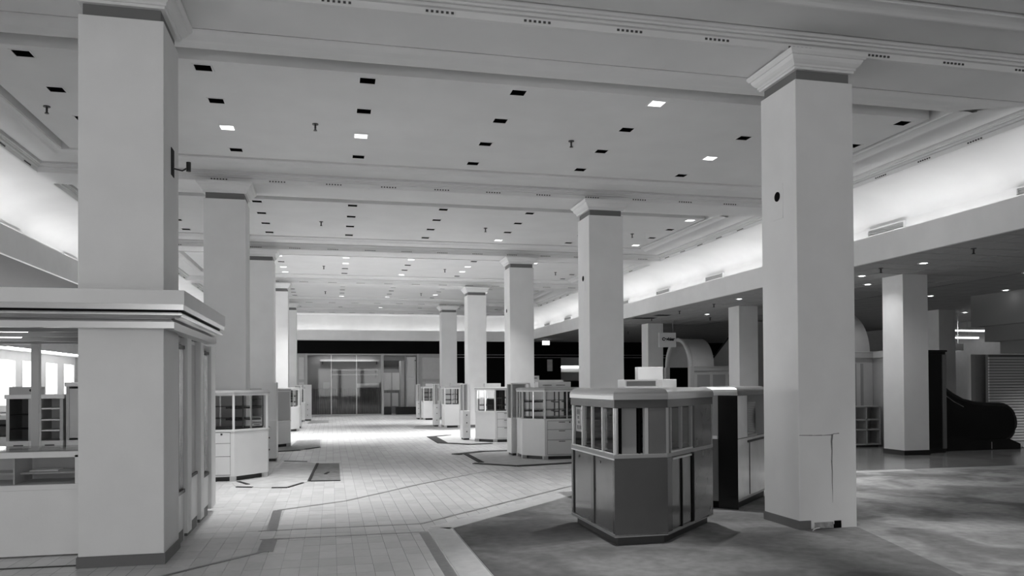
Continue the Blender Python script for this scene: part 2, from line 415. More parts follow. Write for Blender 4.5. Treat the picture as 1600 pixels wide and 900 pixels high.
LL = ['large white square column rising through the canopy kiosk in the left foreground', 'white column behind the nearest white showcase of the left row',
      'third white column of the left row, half hidden by the second', 'fourth column of the left row, a narrow bright strip', 'farthest column of the left row beside the dark shopfront']
RL = ['large white column on the right with a crack and torn baseboard', 'second white column of the right row, behind the dark kiosk', 'third white column of the right row, rising behind a glass showcase',
      'fourth white column of the right row', 'farthest white column of the right row, right of the shopfront']
cols = {}
for k in range(5):
    cols['L', k] = column(XL, Y0 + BAY * k, LL[k])
    if k: cols['R', k] = column(XR, Y0 + BAY * k, RL[k])
r1 = column(XR, Y0, RL[0], base=None); cols['R', 0] = r1
# baseboard of the near right column: front strip torn away
yb = Y0
MB().box(XR - .014, XR, yb - .014, yb + W, 0, .1).box(XR, XR + .13, yb - .014, yb, 0, .1).build('baseboard', 'base_grey', r1)
pl = MB().prism([(5.115, yb - .02), (5.33, yb - .03), (5.34, yb - .002), (5.115, yb - .002)], .012, .075); pl.build('torn_plaster', 'debris', r1)
MB().prism([(5.13, yb - .012), (5.44, yb - .012), (5.44, yb - .001), (5.13, yb - .001)], .0, .05).box(5.36, 5.44, yb - .01, yb - .0005, .05, .085).build('wall_cavity', 'black', r1)
ck = MB(); pts = [(4.94, 1.026), (5.1, 1.021), (5.22, 1.02), (5.33, 1.022), (5.37, 1.035), (5.43, 1.038)]
for a, b in zip(pts, pts[1:]): ck.quad((a[0], yb - .0012, a[1] - .004), (b[0], yb - .0012, b[1] - .005), (b[0], yb - .0012, b[1] + .005), (a[0], yb - .0012, a[1] + .002))
pts = [(5.345, 1.03, .012), (5.335, .95, .01), (5.34, .85, .007), (5.335, .74, .007), (5.34, .62, .006), (5.338, .5, .005), (5.342, .40, .003), (5.342, .28, .001)]
for a, b in zip(pts, pts[1:]): ck.quad((a[0] - a[2], yb - .0012, a[1]), (b[0] - b[2], yb - .0012, b[1]), (b[0] + b[2], yb - .0012, b[1]), (a[0] + a[2], yb - .0012, a[1]))
ck.build('crack', 'crack', r1)
cb = MB().tube([(5.03, yb - .10, .008), (5.06, yb - .07, .012), (5.10, yb - .05, .02), (5.16, yb - .03, .02)], .006); tag(cb.build('cable_end', 'sign_white'), 'frayed white cable end on the floor under the torn baseboard', 'cable')
# openings in the column flanks: empty speaker / alarm boxes
def flank_hole(t, x, y, z, s):
    MB().box(x - .004 * s if s > 0 else x, x if s > 0 else x + .004, y - .11, y + .11, z - .26, z + .13).build('cover_plate', 'paint', t)
    MB().cyl((x - .008 * s, y, z), (x + .002 * s, y, z), .055, 16).build('speaker_hole', 'can_black', t)
for k in range(3): flank_hole(cols['R', k], XR, Y0 + .37 + BAY * k, 3.70, 1)
t = cols['L', 0]; xx = XL + W
MB().box(xx - .002, xx + .005, Y0 + .33, Y0 + .47, 3.60, 3.86).build('alarm_box', 'black', t)
MB().tube([(xx + .005, Y0 + .42, 3.68), (xx + .08, Y0 + .45, 3.67), (xx + .14, Y0 + .43, 3.70)], .008).cyl((xx + .14, Y0 + .43, 3.66), (xx + .14, Y0 + .43, 3.75), .022, 8).build('sprinkler_arm', 'sprinkler', t)
# columns under the low ceiling on the right
SX = 12.07
for x, y, lab in ((SX, 14.70, 'white column with black base standing beside the escalator'), (SX, 21.72, 'pale column under the low ceiling beside the sloping escalator side'), (SX, 28.76, 'pale column behind the hanging cashier sign'), (19.2, 21.75, 'pale column behind the escalator handrail near the striped sign'), (19.2, 28.8, 'distant pale column at the far right under the low ceiling')):
    t = thing('column', lab, 'column', (x + .32, y + .32, 0), 'square white columns')
    MB().box(x, x + .63, y, y + .65, 0, ZLOW + .02).build('shaft', 'paint', t, bevel=.004, seg=1)
    MB().box(x - .012, x + .642, y - .012, y + .662, 0, .11).build('baseboard', 'base_black', t)

# ------------------------------------------------------------------ downlights
def can(lit):
    t = thing('downlight', '', 'downlight')
    z1 = .17
    m = MB()
    for a, b in (((-1, -1), (1, -1)), ((1, -1), (1, 1)), ((1, 1), (-1, 1)), ((-1, 1), (-1, -1))):
        m.quad((a[0] * HOLE, a[1] * HOLE, 0), (b[0] * HOLE, b[1] * HOLE, 0), (b[0] * HOLE, b[1] * HOLE, z1), (a[0] * HOLE, a[1] * HOLE, z1))
    m.quad((-HOLE, -HOLE, z1), (HOLE, -HOLE, z1), (HOLE, HOLE, z1), (-HOLE, HOLE, z1))
    m.build('housing', 'can_lit' if lit else 'can_black', t, local=True)
    m = MB(); o, i = .113, HOLE
    R = lambda d, z: [(-d, -d, z), (d, -d, z), (d, d, z), (-d, d, z)]
    m.loft([R(o, 0), R(o, -.006), R(i, -.006), R(i, 0)]); m.build('trim_ring', 'paint', t, local=True)
    if lit:
        m = MB(); ring = lambda r, z: [(r * math.cos(a * math.pi / 6), r * math.sin(a * math.pi / 6), z) for a in range(12)]
        m.loft([ring(.062, .05), ring(.055, .075), ring(.04, .11), ring(.02, .165)], True, True, True); m.build('bulb', 'bulb', t, smooth=True, local=True)
    return t
proto = {0: can(0), 1: can(1)}; used = {0: False, 1: False}
LIT = {0: {(2, 1), (2, 2), (0, 4), (2, 5), (2, 6)}, 1: {(3, 4), (0, 6), (3, 6)},
       2: {(0, 1), (2, 1), (3, 1), (0, 2), (1, 2), (0, 3), (3, 3), (1, 4), (2, 4), (0, 5), (2, 5)},
       3: {(3, 2), (3, 3), (2, 4), (0, 1), (1, 5)}, 4: {(1, 3), (0, 1)},
       -1: {(3, 3), (3, 5), (0, 1)}, -2: {(2, 3)}}  # overhead and behind, some lit ones are added out of view
for k in range(-1, 5):
    for r, y in enumerate(rows_of[k]):
        for c, x in enumerate(LX):
            lit = 1 if (r, c) in LIT[k] else 0
            if used[lit]: t = copy_tree(proto[lit])
            else: t = proto[lit]; used[lit] = True
            t.location = (x, y, ZC)
            if lit: t['label'] = 'glowing square downlight in the %s, %s row, %s' % (COFF[k + 1], ROWN[r], COLN[c]); t['group'] = 'lit downlights in the ' + COFF[k + 1]
            else: t['label'] = 'unlit black square downlight in the %s, %s row, %s' % (COFF[k + 1], ROWN[r], COLN[c]); t['group'] = 'unlit downlights in the ' + COFF[k + 1]
for k, s in LIT.items():
    for r, c in s:
        if r >= len(rows_of[k]): continue
        l = bpy.data.lights.new('downlight_lamp', 'SPOT'); l.energy = SPOT_W; l.spot_size = math.radians(74 if k >= 0 else 42); l.spot_blend = 1.0; l.shadow_soft_size = .05
        o = bpy.data.objects.new('downlight_lamp', l); o.location = (LX[c], rows_of[k][r], ZC - .015); C.objects.link(o)
# sprinkler heads
def sprinkler():
    t = thing('sprinkler_head', '', 'sprinkler')
    MB().cyl((0, 0, -.012), (0, 0, 0), .045, 12).build('escutcheon', 'sprinkler', t, local=True)
    MB().cyl((0, 0, -.07), (0, 0, -.01), .014, 8).cyl((0, 0, -.10), (0, 0, -.07), .03, 8, .008).build('nozzle', 'sprinkler', t, local=True)
    return t
sp = sprinkler(); first = True
for x, y, z, lab, g in ([(x, 11.8 + BAY * k, ZC, '%s small dark sprinkler head in the %s of the main ceiling' % (sn, COFF[k + 1]), 'sprinklers in the main ceiling') for k in range(5) for x, sn in ((-3.75, 'leftmost'), (-.21, 'second from left'), (3.69, 'second from right'), (7.5, 'rightmost')) if not (k == 4)]
                     + [(x, y, ZLOW, 'small dark sprinkler head under the low tiled ceiling on the right', 'sprinklers under the low ceiling') for x, y in ((10.99, 11.62), (11.0, 14.02), (11.2, 26.35), (11.0, 23.6), (13.2, 25.8), (11.05, 21.35), (14.3, 13.2), (14.6, 20.4), (11.1, 31.0), (13.1, 33.5))]):
    s = sp if first else copy_tree(sp); first = False
    s.location = (x, y, z); s['label'] = lab; s['group'] = g
# recessed lights of the low ceiling; those by booth, slat wall and partition are added
lr0 = None
for x, y, zz, pw in ((11.37, 13.26, ZLOW, 60), (11.38, 15.12, ZLOW, 50), (12.47, 24.58, ZLOW, 110), (11.08, 19.92, ZLOW, 80), (15.9, 18.3, ZLOW, 0), (16.85, 16.8, ZLOW, 0), (14.2, 22.5, ZLOW, 110), (12.5, 16.4, ZLOW, 42), (18.7, 15.6, 2.33, 240), (20.9, 22.5, ZLOW, 260), (14.6, 14.0, ZLOW, 40)):
    if lr0 is None:
        lr0 = t = thing('round_downlight', 'small round recessed light glowing in the low tiled ceiling', 'downlight', group='round lights of the low ceiling')
        ring = lambda r, z: [(r * math.cos(a * math.pi / 8), r * math.sin(a * math.pi / 8), z) for a in range(16)]
        MB().loft([ring(.11, 0), ring(.11, -.008), ring(.075, -.008), ring(.07, 0)]).build('trim_ring', 'fixture_white', t, local=True)
        MB().loft([ring(.068, -.004), ring(.04, -.012)], True, False, True).build('lens', 'bulb', t, local=True)
    else: t = copy_tree(lr0)
    t.location = (x, y, zz)
    if not pw: continue
    l = bpy.data.lights.new('low_lamp', 'SPOT'); l.energy = pw; l.spot_size = math.radians(140); l.spot_blend = 1; l.shadow_soft_size = .05
    o = bpy.data.objects.new('low_lamp', l); o.location = (x, y, zz - .03); C.objects.link(o)
# air grilles on the cove wall
for side, xw, s in (('right', CX1 + .55, -1), ('left', CX0 - .55, 1)):
    v0 = None
    for i in range(9):
        y = 9.93 + 3.58 * i
        if v0 is None:
            v0 = t = thing('air_grille', 'long louvred air grille low on the glowing %s cove wall' % side, 'vent', (xw, y, 4.62), 'air grilles on the %s cove wall' % side)
            f = MB()
            for a, b, c, d in ((-.53, .53, -.075, -.055), (-.53, .53, .055, .075), (-.53, -.51, -.055, .055), (.51, .53, -.055, .055)): f.box(*sorted((0, .05 * s)), a, b, c, d)
            f.build('frame', 'paint', t, local=True)
            for q in range(5):
                z = -.045 + .022 * q; MB().box(*sorted((.005 * s, .035 * s)), -.51, .51, z, z + .007).build('louvre', 'vent', t, local=True)
        else:
            t = copy_tree(v0); t.location = (xw, y, 4.62)
        t['label'] = '%s louvred air grille from the viewer on the glowing %s cove wall' % (['nearest', 'second', 'third', 'fourth', 'fifth', 'sixth', 'seventh', 'eighth', 'farthest'][i], side)

# ------------------------------------------------------------------ floor finishes: carpet, stone tiles, inlays, mats
carp = MB().prism([(1.32, -6), (4.0, -6), (4.0, 1.8), (5.05, 5.5), (5.62, 7.55), (5.62, 9.6), (5.2, 12.15), (4.70, 12.15), (1.32, 8.67)], 0, .006).build('carpet', 'carpet', floor)  # darker piece, meeting the paler one along a straight line by the column
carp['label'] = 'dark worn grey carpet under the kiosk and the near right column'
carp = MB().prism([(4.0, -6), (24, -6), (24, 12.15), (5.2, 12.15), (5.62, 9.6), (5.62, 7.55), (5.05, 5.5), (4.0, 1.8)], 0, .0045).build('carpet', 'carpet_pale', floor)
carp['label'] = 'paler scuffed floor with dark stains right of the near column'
ai = MB().prism(rect(6.2, 24.1, 12.42, 42.2), 0, .004).build('aisle_tile', tile_mat('aisle_stone', .30, .08, .17, TY, TY * 2, 0, 0, grout=.2), floor)
ai['label'] = 'dark polished stone floor of the right side aisle'
def in_carpet(x, y): return x > 1.30 and y < 12.15 and (y < 8.67 + (x - 1.32) * 1.03)
# camera projection, used only to choose which tiles are the nearest ones in view
def proj(p):
    d = Vector(p) - Vector((0, 0, CAM_H)); z = d.dot(fw)
    return (800 + F_PX * d.dot(rr) / z, CY - F_PX * d.dot(uu) / z) if z > .2 else (-999, -999)
tiles = []
for i in range(-12, 32):
    for j in range(-8, 32):
        x, y = TOX + TX * (i + .5), TOY + TY * (j + .5)
        if x < -1.42 and y < 10.9: continue
        if in_carpet(x - .09, y + .16) or in_carpet(x + .09, y - .16) or in_carpet(x + .09, y + .16): continue
        u, v = proj((x, y, 0))
        if -20 < u < 1600 and v < 925: tiles.append((y, x))
tiles.sort()
th = .004
tm = MB().box(-TX / 2 + .0025, TX / 2 - .0025, -TY / 2 + .0025, TY / 2 - .0025, 0, th); t0 = None
for n, (y, x) in enumerate(tiles[:300]):
    if t0 is None: t0 = o = tm.build('floor_tile', 'stone_tile', floor, local=True)
    else: o = t0.copy(); C.objects.link(o); o.parent = floor
    o.location = Vector((x, y, random.uniform(-.0012, .0002))) - floor.location
m = MB()
for y, x in tiles[300:]:
    z = th + random.uniform(-.001, .0002); m.box(x - TX / 2 + .0025, x + TX / 2 - .0025, y - TY / 2 + .0025, y + TY / 2 - .0025, 0, z)
o = m.build('floor_tiles', 'stone_tile', floor); o['kind'] = 'stuff'
def strip(pts, wd, matn, name, z=.0052):
    for a, b in zip(pts, pts[1:]): MB().bar(a, b, wd, .0, z).build(name, matn, floor)
# light stone border along the carpet, thin dark inlay lines, dark inlay blocks
strip([(1.17, 5.0), (1.17, 8.74), (4.60, 12.28), (10.2, 12.28)], .26, 'border_stone', 'stone_border', .0050)
strip([(-.78, 9.06), (1.0, 9.06), (4.35, 12.50), (10, 12.50)], .045, 'inlay_dark', 'inlay_line', .0054)
strip([(-.72, 8.55), (.98, 8.55)], .045, 'inlay_dark', 'inlay_line', .0054)
strip([(-.66, 10.5), (.2, 11.1), (1.43, 12.7), (2.75, 14.2), (4.9, 14.27)], .05, 'inlay_dark', 'inlay_line', .0054)
strip([(.97, 5.0), (.97, 8.55)], .10, 'inlay_dark', 'inlay_block', .0053)
strip([(-.64, 9.06), (-.67, 10.5)], .11, 'inlay_dark', 'inlay_block', .0053)
strip([(-.62, 7.9), (-.62, 8.55)], .15, 'inlay_dark', 'inlay_block', .0053)
strip([(-1.5, 7.0), (-.62, 7.95)], .05, 'inlay_dark', 'inlay_line', .0054)
strip([(-6.5, 7.86), (-2.2, 7.74)], .03, 'rubber', 'joint_strip', .006)
# mats and glue scars where counters stood
def floor_mat(name, label, poly, matn, z, edges=(), ew=.12):
    t = thing(name, label, 'floor mat', (sum(p[0] for p in poly) / len(poly), sum(p[1] for p in poly) / len(poly), .004))
    MB().prism(poly, .004, z).build('pad', matn, t)
    for a, b, wd in edges: MB().bar(a, b, wd, .004, z + .008).build('torn_edge', 'mat_edge', t)
    return t
floor_mat('floor_mat', 'pale peeling floor pad with ragged edges before the nearest left showcase', [(-1.45, 13.05), (-1.0, 12.82), (-.66, 12.75), (-.36, 13.5), (-.28, 15.0), (-.27, 16.5), (-.55, 17.0), (-1.0, 17.3), (-1.05, 14.9), (-1.08, 14.3), (-1.6, 13.7)], 'mat_light', .009,
          [((-.36, 13.5), (-.27, 16.5), .05), ((-.9, 12.79), (-.66, 12.75), .06), ((-1.45, 13.04), (-1.2, 12.93), .05), ((-.95, 17.2), (-.5, 16.95), .06), ((-.66, 12.76), (-.45, 13.3), .04), ((-1.5, 13.75), (-1.3, 13.3), .06)])
floor_mat('floor_mat', 'dark rectangular glue patch beside the pale peeling floor pad', [(-.33, 13.55), (.15, 13.5), (.16, 16.45), (-.24, 16.55)], 'mat_dark', .008, [((-.33, 13.5), (.15, 13.45), .04), ((-.1, 14.5), (-.05, 14.8), .05)])
floor_mat('floor_mat', 'dark grey pad on the floor by the second left showcase', [(-1.36, 19.75), (-.9, 19.8), (-.58, 20.3), (-.28, 20.85), (-.3, 23.7), (-.95, 23.5), (-1.02, 21.5), (-1.4, 20.8)], 'mat_dark', .009, [((-1.3, 19.75), (-.75, 20.0), .08), ((-.62, 20.25), (-.3, 20.8), .08)])
floor_mat('floor_mat', 'eight-sided pale floor pad with black torn edges before the nearest right showcase', [(2.85, 15.7), (3.5, 14.92), (5.6, 15.42), (5.6, 18.3), (3.4, 18.35), (2.9, 17.8)], 'mat_light', .009,
          [((2.80, 15.62), (3.52, 14.88), .12), ((3.5, 14.88), (4.9, 15.2), .16), ((2.97, 15.75), (2.99, 17.7), .12), ((2.75, 17.75), (3.5, 18.32), .24), ((3.4, 18.32), (4.6, 18.35), .22)])
floor_mat('floor_mat', 'pale floor pad with a broad black edge by the second right showcase', [(2.9, 21.4), (3.6, 20.6), (4.9, 20.8), (4.9, 21.1), (4.3, 21.1), (3.9, 21.6), (4.2, 24.6), (3.6, 24.5), (2.95, 23.8)], 'mat_light', .009,
          [((2.95, 21.3), (2.98, 23.8), .28), ((2.95, 21.3), (3.6, 20.6), .16), ((3.6, 20.6), (4.2, 20.72), .14), ((2.9, 23.85), (3.6, 24.5), .2)])
floor_mat('floor_mat', 'grey pad on the floor by the third right showcase', [(2.9, 28.6), (3.7, 27.6), (4.8, 27.6), (4.8, 28.7), (4.0, 28.75), (4.0, 30.8), (3.2, 30.6)], 'mat_dark', .009)
floor_mat('floor_mat', 'thin grey pad on the floor by the farthest left showcase', [(-.95, 33.8), (-.1, 34.4), (-.1, 36.6), (-.9, 36.4)], 'mat_dark', .009)

# ------------------------------------------------------------------ glass showcases
def on_face(a, b, t0, t1, out, z0, z1, thick, name, matn, parent, bevel=0):
    """a flat piece lying on the plan edge a-b between fractions t0..t1, its outer skin `out` metres proud"""
    a = Vector(a); b = Vector(b); d = (b - a); n = Vector((d.y, -d.x)).normalized()
    p, q = a + d * t0, a + d * t1
    poly = [tuple(p + n * out), tuple(q + n * out), tuple(q + n * (out - thick)), tuple(p + n * (out - thick))]
    return MB().prism([poly[3], poly[2], poly[1], poly[0]][::-1], z0, z1).build(name, matn, parent, bevel=bevel, seg=1)
def cap_mesh(fp, z0, z1, ov):
    rings = []
    h = z1 - z0
    for d, z in ((ov - .02, z0), (ov, z0), (ov, z0 + h * .35)): rings.append([(x, y, z) for x, y in offset(fp, d)])
    for i in range(1, 7):
        a = i / 6 * math.pi / 2; rings.append([(x, y, z0 + h * .35 + h * .65 * math.sin(a)) for x, y in offset(fp, ov - .085 * (1 - math.cos(a)))])
    return MB().loft(rings, True, True, True)
def showcase(label, fp, faces, zb=.84, zg=1.43, zt=1.52, skin='fixture_white', toe='dark_plinth'):
    cx = sum(p[0] for p in fp) / len(fp); cy = sum(p[1] for p in fp) / len(fp); n = len(fp)
    t = thing('glass_showcase', label, 'showcase', (cx, cy, 0), 'white glass showcases along the aisle')
    MB().prism(offset(fp, -.06), 0, .085).build('plinth', toe, t)
    for p in fp:      # short corner feet
        q = lerp(p, (cx, cy), .07); MB().box(q[0] - .05, q[0] + .05, q[1] - .05, q[1] + .05, 0, .085).build('foot', 'fixture_grey', t)
    MB().prism(fp, .08, zb).build('body', skin, t, bevel=.006, seg=1)
    MB().prism(offset(fp, .012), zb - .012, zb + .022).build('sill_rail', skin, t, bevel=.004, seg=1)
    cp = cap_mesh(fp, zg + .03, zt, .02).build('top_cap', 'fixture_grey', t)
    MB().prism(offset(fp, .008), zg, zg + .035).build('head_rail', skin, t)
    for p in fp:
        q = lerp(p, (cx, cy), .025); MB().box(q[0] - .018, q[0] + .018, q[1] - .018, q[1] + .018, zb + .02, zg).build('post', 'fixture_white', t)
    for i, k in enumerate(faces):
        a, b = fp[i], fp[(i + 1) % n]; L = (Vector(b) - Vector(a)).length
        if 'g' in k:
            nb = 2 if L > .45 else 1
            for q in range(nb):
                on_face(a, b, .03 + .94 * q / nb, .03 + .94 * (q + 1) / nb, -.008, zb + .02, zg, .006, 'glass_pane', 'glass', t)
                if q: on_face(a, b, .03 + .94 * q / nb - .012 / L, .03 + .94 * q / nb + .012 / L, .002, zb + .02, zg, .02, 'mullion', 'brushed', t)
        if 's' in k: on_face(a, b, .02, .98, 0, zb + .02, zg, .02, 'solid_panel', 'fixture_grey', t)
        if 'd' in k:
            w0 = .06 / L; w1 = min(1 - .06 / L, .06 / L + .62 / L)
            if 'e' in k: w0, w1 = 1 - w1, 1 - w0
            on_face(a, b, w0 - .004 / L, w1 + .004 / L, .0035, .108, .822, .008, 'drawer_reveal', 'pull_dark', t)  # dark plate behind the drawers, put in to darken their gaps
            for z0, z1 in ((.64, .815), (.422, .632), (.115, .414)):
                dr = on_face(a, b, w0, w1, .012, z0, z1, .014, 'drawer', 'drawer_white', t, bevel=.003)
                mid = (w0 + w1) / 2
                on_face(a, b, mid - .07 / L, mid + .07 / L, .022, z1 - .03, z1 - .016, .012, 'pull', 'pull_dark', dr)
                if z0 > .6: on_face(a, b, mid + .16 / L, mid + .19 / L, .018, z1 - .042, z1 - .012, .01, 'lock', 'pull_dark', dr)
    inn = offset(fp, -.09)
    for z in (1.04, 1.24): MB().prism(inn, z, z + .008).build('shelf', 'glass_dark', t)
    MB().prism(inn, zb + .022, zb + .05).build('deck', 'shelf_black', t)
    for i in range(n):
        p = lerp(inn[i], inn[(i + 1) % n], .35)
        MB().box(p[0] - .012, p[0] + .012, p[1] - .012, p[1] + .012, zb + .05, zg).build('shelf_upright', 'shelf_black', t)
        for z in (1.03, 1.23): MB().bar(lerp(p, (cx, cy), .05), lerp(p, (cx, cy), .6), .02, z - .03, z).build('bracket', 'shelf_black', t)
    return t
showcase('nearest white glass showcase of the right row, three drawers facing the viewer', [(4.0, 16.95), (3.98, 16.38), (4.36, 15.93), (5.34, 15.93), (5.34, 16.95)], ['g', 'g', 'gd', 'g', 'g'])
showcase('second white glass showcase of the right row, top drawer paler than the others', [(3.92, 21.66), (3.92, 21.60), (4.38, 21.14), (5.02, 21.14), (5.02, 21.66)], ['g', 'g', 'gd', 'g', 'g'])
showcase('third white glass showcase of the right row, plain front panel', [(4.05, 29.5), (4.08, 28.85), (4.62, 28.80), (4.88, 29.02), (4.88, 29.5)], ['g', 'g', 'g', 'g', 'g'])
showcase('farthest small white glass showcase of the right row', [(4.02, 36.1), (4.06, 35.48), (4.58, 35.45), (4.86, 35.70), (4.86, 36.1)], ['g', 'g', 'g', 'g', 'g'])
showcase('nearest white glass showcase of the left row, chamfered end and drawers', [(-2.7, 14.62), (-2.7, 13.86), (-1.58, 13.86), (-1.08, 14.44), (-1.08, 14.62)], ['', 'gde', 'g', 'g', 'g'])
showcase('second showcase of the left row with a solid grey end panel', [(-2.6, 21.66), (-2.6, 20.92), (-1.46, 20.92), (-1.04, 21.46), (-1.04, 21.66)], ['', 'gde', 's', 'g', 'g'], zb=.66)
showcase('third showcase of the left row, seen nearly edge on', [(-2.6, 28.72), (-2.6, 28.05), (-1.46, 28.05), (-1.08, 28.5), (-1.08, 28.72)], ['', 'gde', 'g', 'g', 'g'])
showcase('farthest showcase of the left row beside a tall white end panel', [(-2.6, 35.75), (-2.6, 35.1), (-1.45, 35.1), (-1.12, 35.5), (-1.12, 35.75)], ['', 'gde', 'g', 'g', 'g'])
# tall glazed end towers and end panels of the islands
def tower(label, x0, x1, y0, y1, top=1.62, glazed=True):
    t = thing('display_tower', label, 'display tower', ((x0 + x1) / 2, (y0 + y1) / 2, 0), 'tall narrow display towers')
    MB().box(x0, x1, y0, y1, .06, .84).build('body', 'fixture_white', t, bevel=.004, seg=1)
    MB().box(x0 + .03, x1 - .03, y0 + .03, y1 - .03, 0, .06).build('plinth', 'dark_plinth', t)
    if glazed:
        for px in (x0, x1 - .03):
            for py in (y0, y1 - .03): MB().box(px, px + .03, py, py + .03, .84, top - .03).build('post', 'fixture_white', t)
        MB().box(x0, x1, y0, y1, top - .03, top).build('top', 'fixture_white', t)
        MB().box(x0 + .03, x1 - .03, y0 + .01, y0 + .016, .86, top - .03).build('glass_pane', 'glass', t)
        MB().box(x0 + .03, x1 - .03, y1 - .03, y1 - .015, .84, top - .03).build('back_panel', 'fixture_grey', t)
    else: MB().box(x0, x1, y0, y1, .84, top).build('upper_panel', 'fixture_white', t)
    for z in (.25, .5, .72):
        MB().box(x0 + .02, x1 - .02, y0 - .012, y0, z - .1, z + .09).build('drawer', 'drawer_white', t)
        MB().cyl(((x0 + x1) / 2, y0 - .03, z), ((x0 + x1) / 2, y0 - .01, z), .018, 8).build('knob', 'pull_dark', t)
    return t
tower('narrow glazed display tower behind the nearest right showcase', 3.90, 4.34, 17.05, 17.5)
tower('white end tower left of the second right showcase', 3.66, 3.88, 22.2, 22.7)
tower('white end tower left of the third right showcase', 3.80, 4.0, 29.7, 30.2)
tower('white end tower left of the farthest right showcase', 3.86, 4.0, 36.3, 36.8)
tower('tall white panel tower behind the nearest left showcase', -1.42, -1.12, 17.3, 17.8, 1.66, False)
tower('tall white end panel at the far end of the left row', -1.2, -.86, 36.6, 37.0, 1.62, False)
tower('white end tower between the third and fourth left showcases', -1.35, -1.08, 30.4, 30.9, 1.60)
# risers and boxes standing on the case tops
def riser(label, x0, x1, y0, y1, z0, h, framed=False, m_='fixture_white', slots=0):
    t = thing('display_riser', label, 'display riser', ((x0 + x1) / 2, (y0 + y1) / 2, z0), 'risers on the showcase tops')
    MB().box(x0, x1, y0, y1, z0, z0 + h).build('box', m_, t, bevel=.004, seg=1)
    if framed:
        f = .02
        MB().box(x0, x1, y0 - .012, y0, z0, z0 + f).box(x0, x1, y0 - .012, y0, z0 + h - f, z0 + h).box(x0, x0 + f, y0 - .012, y0, z0 + f, z0 + h - f).box(x1 - f, x1, y0 - .012, y0, z0 + f, z0 + h - f).build('frame', 'fixture_white', t)
        MB().box(x0 + f, x1 - f, y0 - .004, y0 - .001, z0 + f, z0 + h - f).build('inset_panel', 'grey_trim', t)
    for q in range(slots):
        MB().box(x0 + .1 + .3 * q, x0 + .3 + .3 * q, y0 - .004, y0 + .01, z0 + h * .35, z0 + h * .45).build('slot', 'pull_dark', t)
    return t
riser('low white box with dark slots on the nearest right showcase', 4.32, 5.05, 16.3, 16.6, 1.52, .12, slots=2)
riser('flat white riser on the second right showcase', 4.15, 4.6, 21.4, 21.6, 1.52, .10)
riser('flat white riser on the third right showcase', 4.35, 4.8, 29.1, 29.35, 1.52, .12)
riser('small white riser on the farthest right showcase', 4.2, 4.5, 35.75, 35.95, 1.52, .11)

# ------------------------------------------------------------------ dark octagonal kiosk in the right foreground
A, B, Cc, D, E_, F_, G = (2.70, 8.70), (2.70, 7.29), (3.26, 7.30), (4.25, 8.28), (3.87, 8.66), (3.24, 8.03), (3.24, 8.70)
fp = [A, B, Cc, D, E_, F_, G]
t = dk = thing('dark_kiosk', 'dark laminate sales kiosk with metal rounded top and glass upper cases', 'kiosk', (3.2, 8.0, 0))
MB().prism(offset(fp, -.05), 0, .1).build('plinth', 'dark_plinth', t)
MB().prism(offset(fp, -.02), .095, .875).build('body', 'dark_laminate', t)
MB().prism(offset(fp, .006), .86, .90).build('sill_rail', 'grey_trim', t, bevel=.003, seg=1)
MB().prism(offset(fp, .004), .09, .115).build('bottom_rail', 'grey_trim', t)
MB().prism(offset(fp, .006), 1.355, 1.44).build('head_rail', 'dark_laminate', t, bevel=.003, seg=1)
cap_mesh(fp, 1.438, 1.55, .015).build('rounded_top', 'brushed', t)
# lower faces
on_face(B, Cc, 0, 1, .004, .1, .865, .02, 'front_panel', 'dark_laminate', t)
for f0, f1 in ((.06, .48), (.56, .95)):
    fr = on_face(A, B, f0, f1, -.012, .13, .84, .01, 'sliding_door', 'dark_door', t)
    a = lerp(A, B, f0 + .12); MB().cyl((2.705, a[1], .79), (2.722, a[1], .79), .014, 8).build('lock', 'pull_dark', fr)
for f0, f1 in ((0, .04), (.49, .55), (.965, 1)): on_face(A, B, f0, f1, .002, .1, .865, .02, 'stile', 'dark_laminate', t)
on_face(A, B, 0, 1, .003, .845, .865, .022, 'door_track', 'brushed', t); on_face(A, B, 0, 1, .003, .1, .125, .022, 'door_track', 'brushed', t)
for f0, f1 in ((.10, .28), (.30, .50)):
    fr = on_face(Cc, D, f0, f1, -.012, .13, .82, .01, 'sliding_door', 'dark_door', t)
on_face(Cc, D, .28, .305, .0, .11, .84, .02, 'stile', 'black', t); on_face(Cc, D, 0, .09, .002, .1, .865, .02, 'stile', 'dark_laminate', t); on_face(Cc, D, .51, .56, -.004, .11, .84, .02, 'stile', 'black', t)
on_face(Cc, D, .10, .50, .004, .825, .845, .02, 'door_track', 'brushed', t)
on_face(Cc, D, .56, 1, .004, .1, 1.40, .02, 'end_panel', 'dark_door', t)
# upper cases
ub = offset(fp, -.03)
for p in (A, B, Cc, D, E_, G):
    q = lerp(p, (3.3, 8.05), .03); MB().box(q[0] - .017, q[0] + .017, q[1] - .017, q[1] + .017, .9, 1.355).build('post', 'brushed', t)
for i in range(4):
    on_face(A, B, .03 + .235 * i, .03 + .235 * (i + 1), -.01 - .012 * (i % 2), .92, 1.345, .006, 'glass_pane', 'glass', t)
    on_face(A, B, .03 + .235 * i, .045 + .235 * i, .0, .9, 1.355, .03, 'pane_frame', 'brushed', t)
    on_face(A, B, .20 + .235 * i, .235 + .235 * i, -.03, .9, 1.355, .02, 'shadow_rail', 'black', t)  # black bars standing behind the panes
on_face(A, B, .02, .98, .002, .895, .915, .035, 'glass_track', 'chrome', t)
on_face(B, Cc, .03, .07, .002, .9, 1.355, .03, 'pane_frame', 'chrome', t)
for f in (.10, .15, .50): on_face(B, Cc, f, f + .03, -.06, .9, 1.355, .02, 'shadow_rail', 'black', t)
on_face(B, Cc, .20, .48, -.09, .9, 1.355, .02, 'inner_panel', 'grey_trim', t)
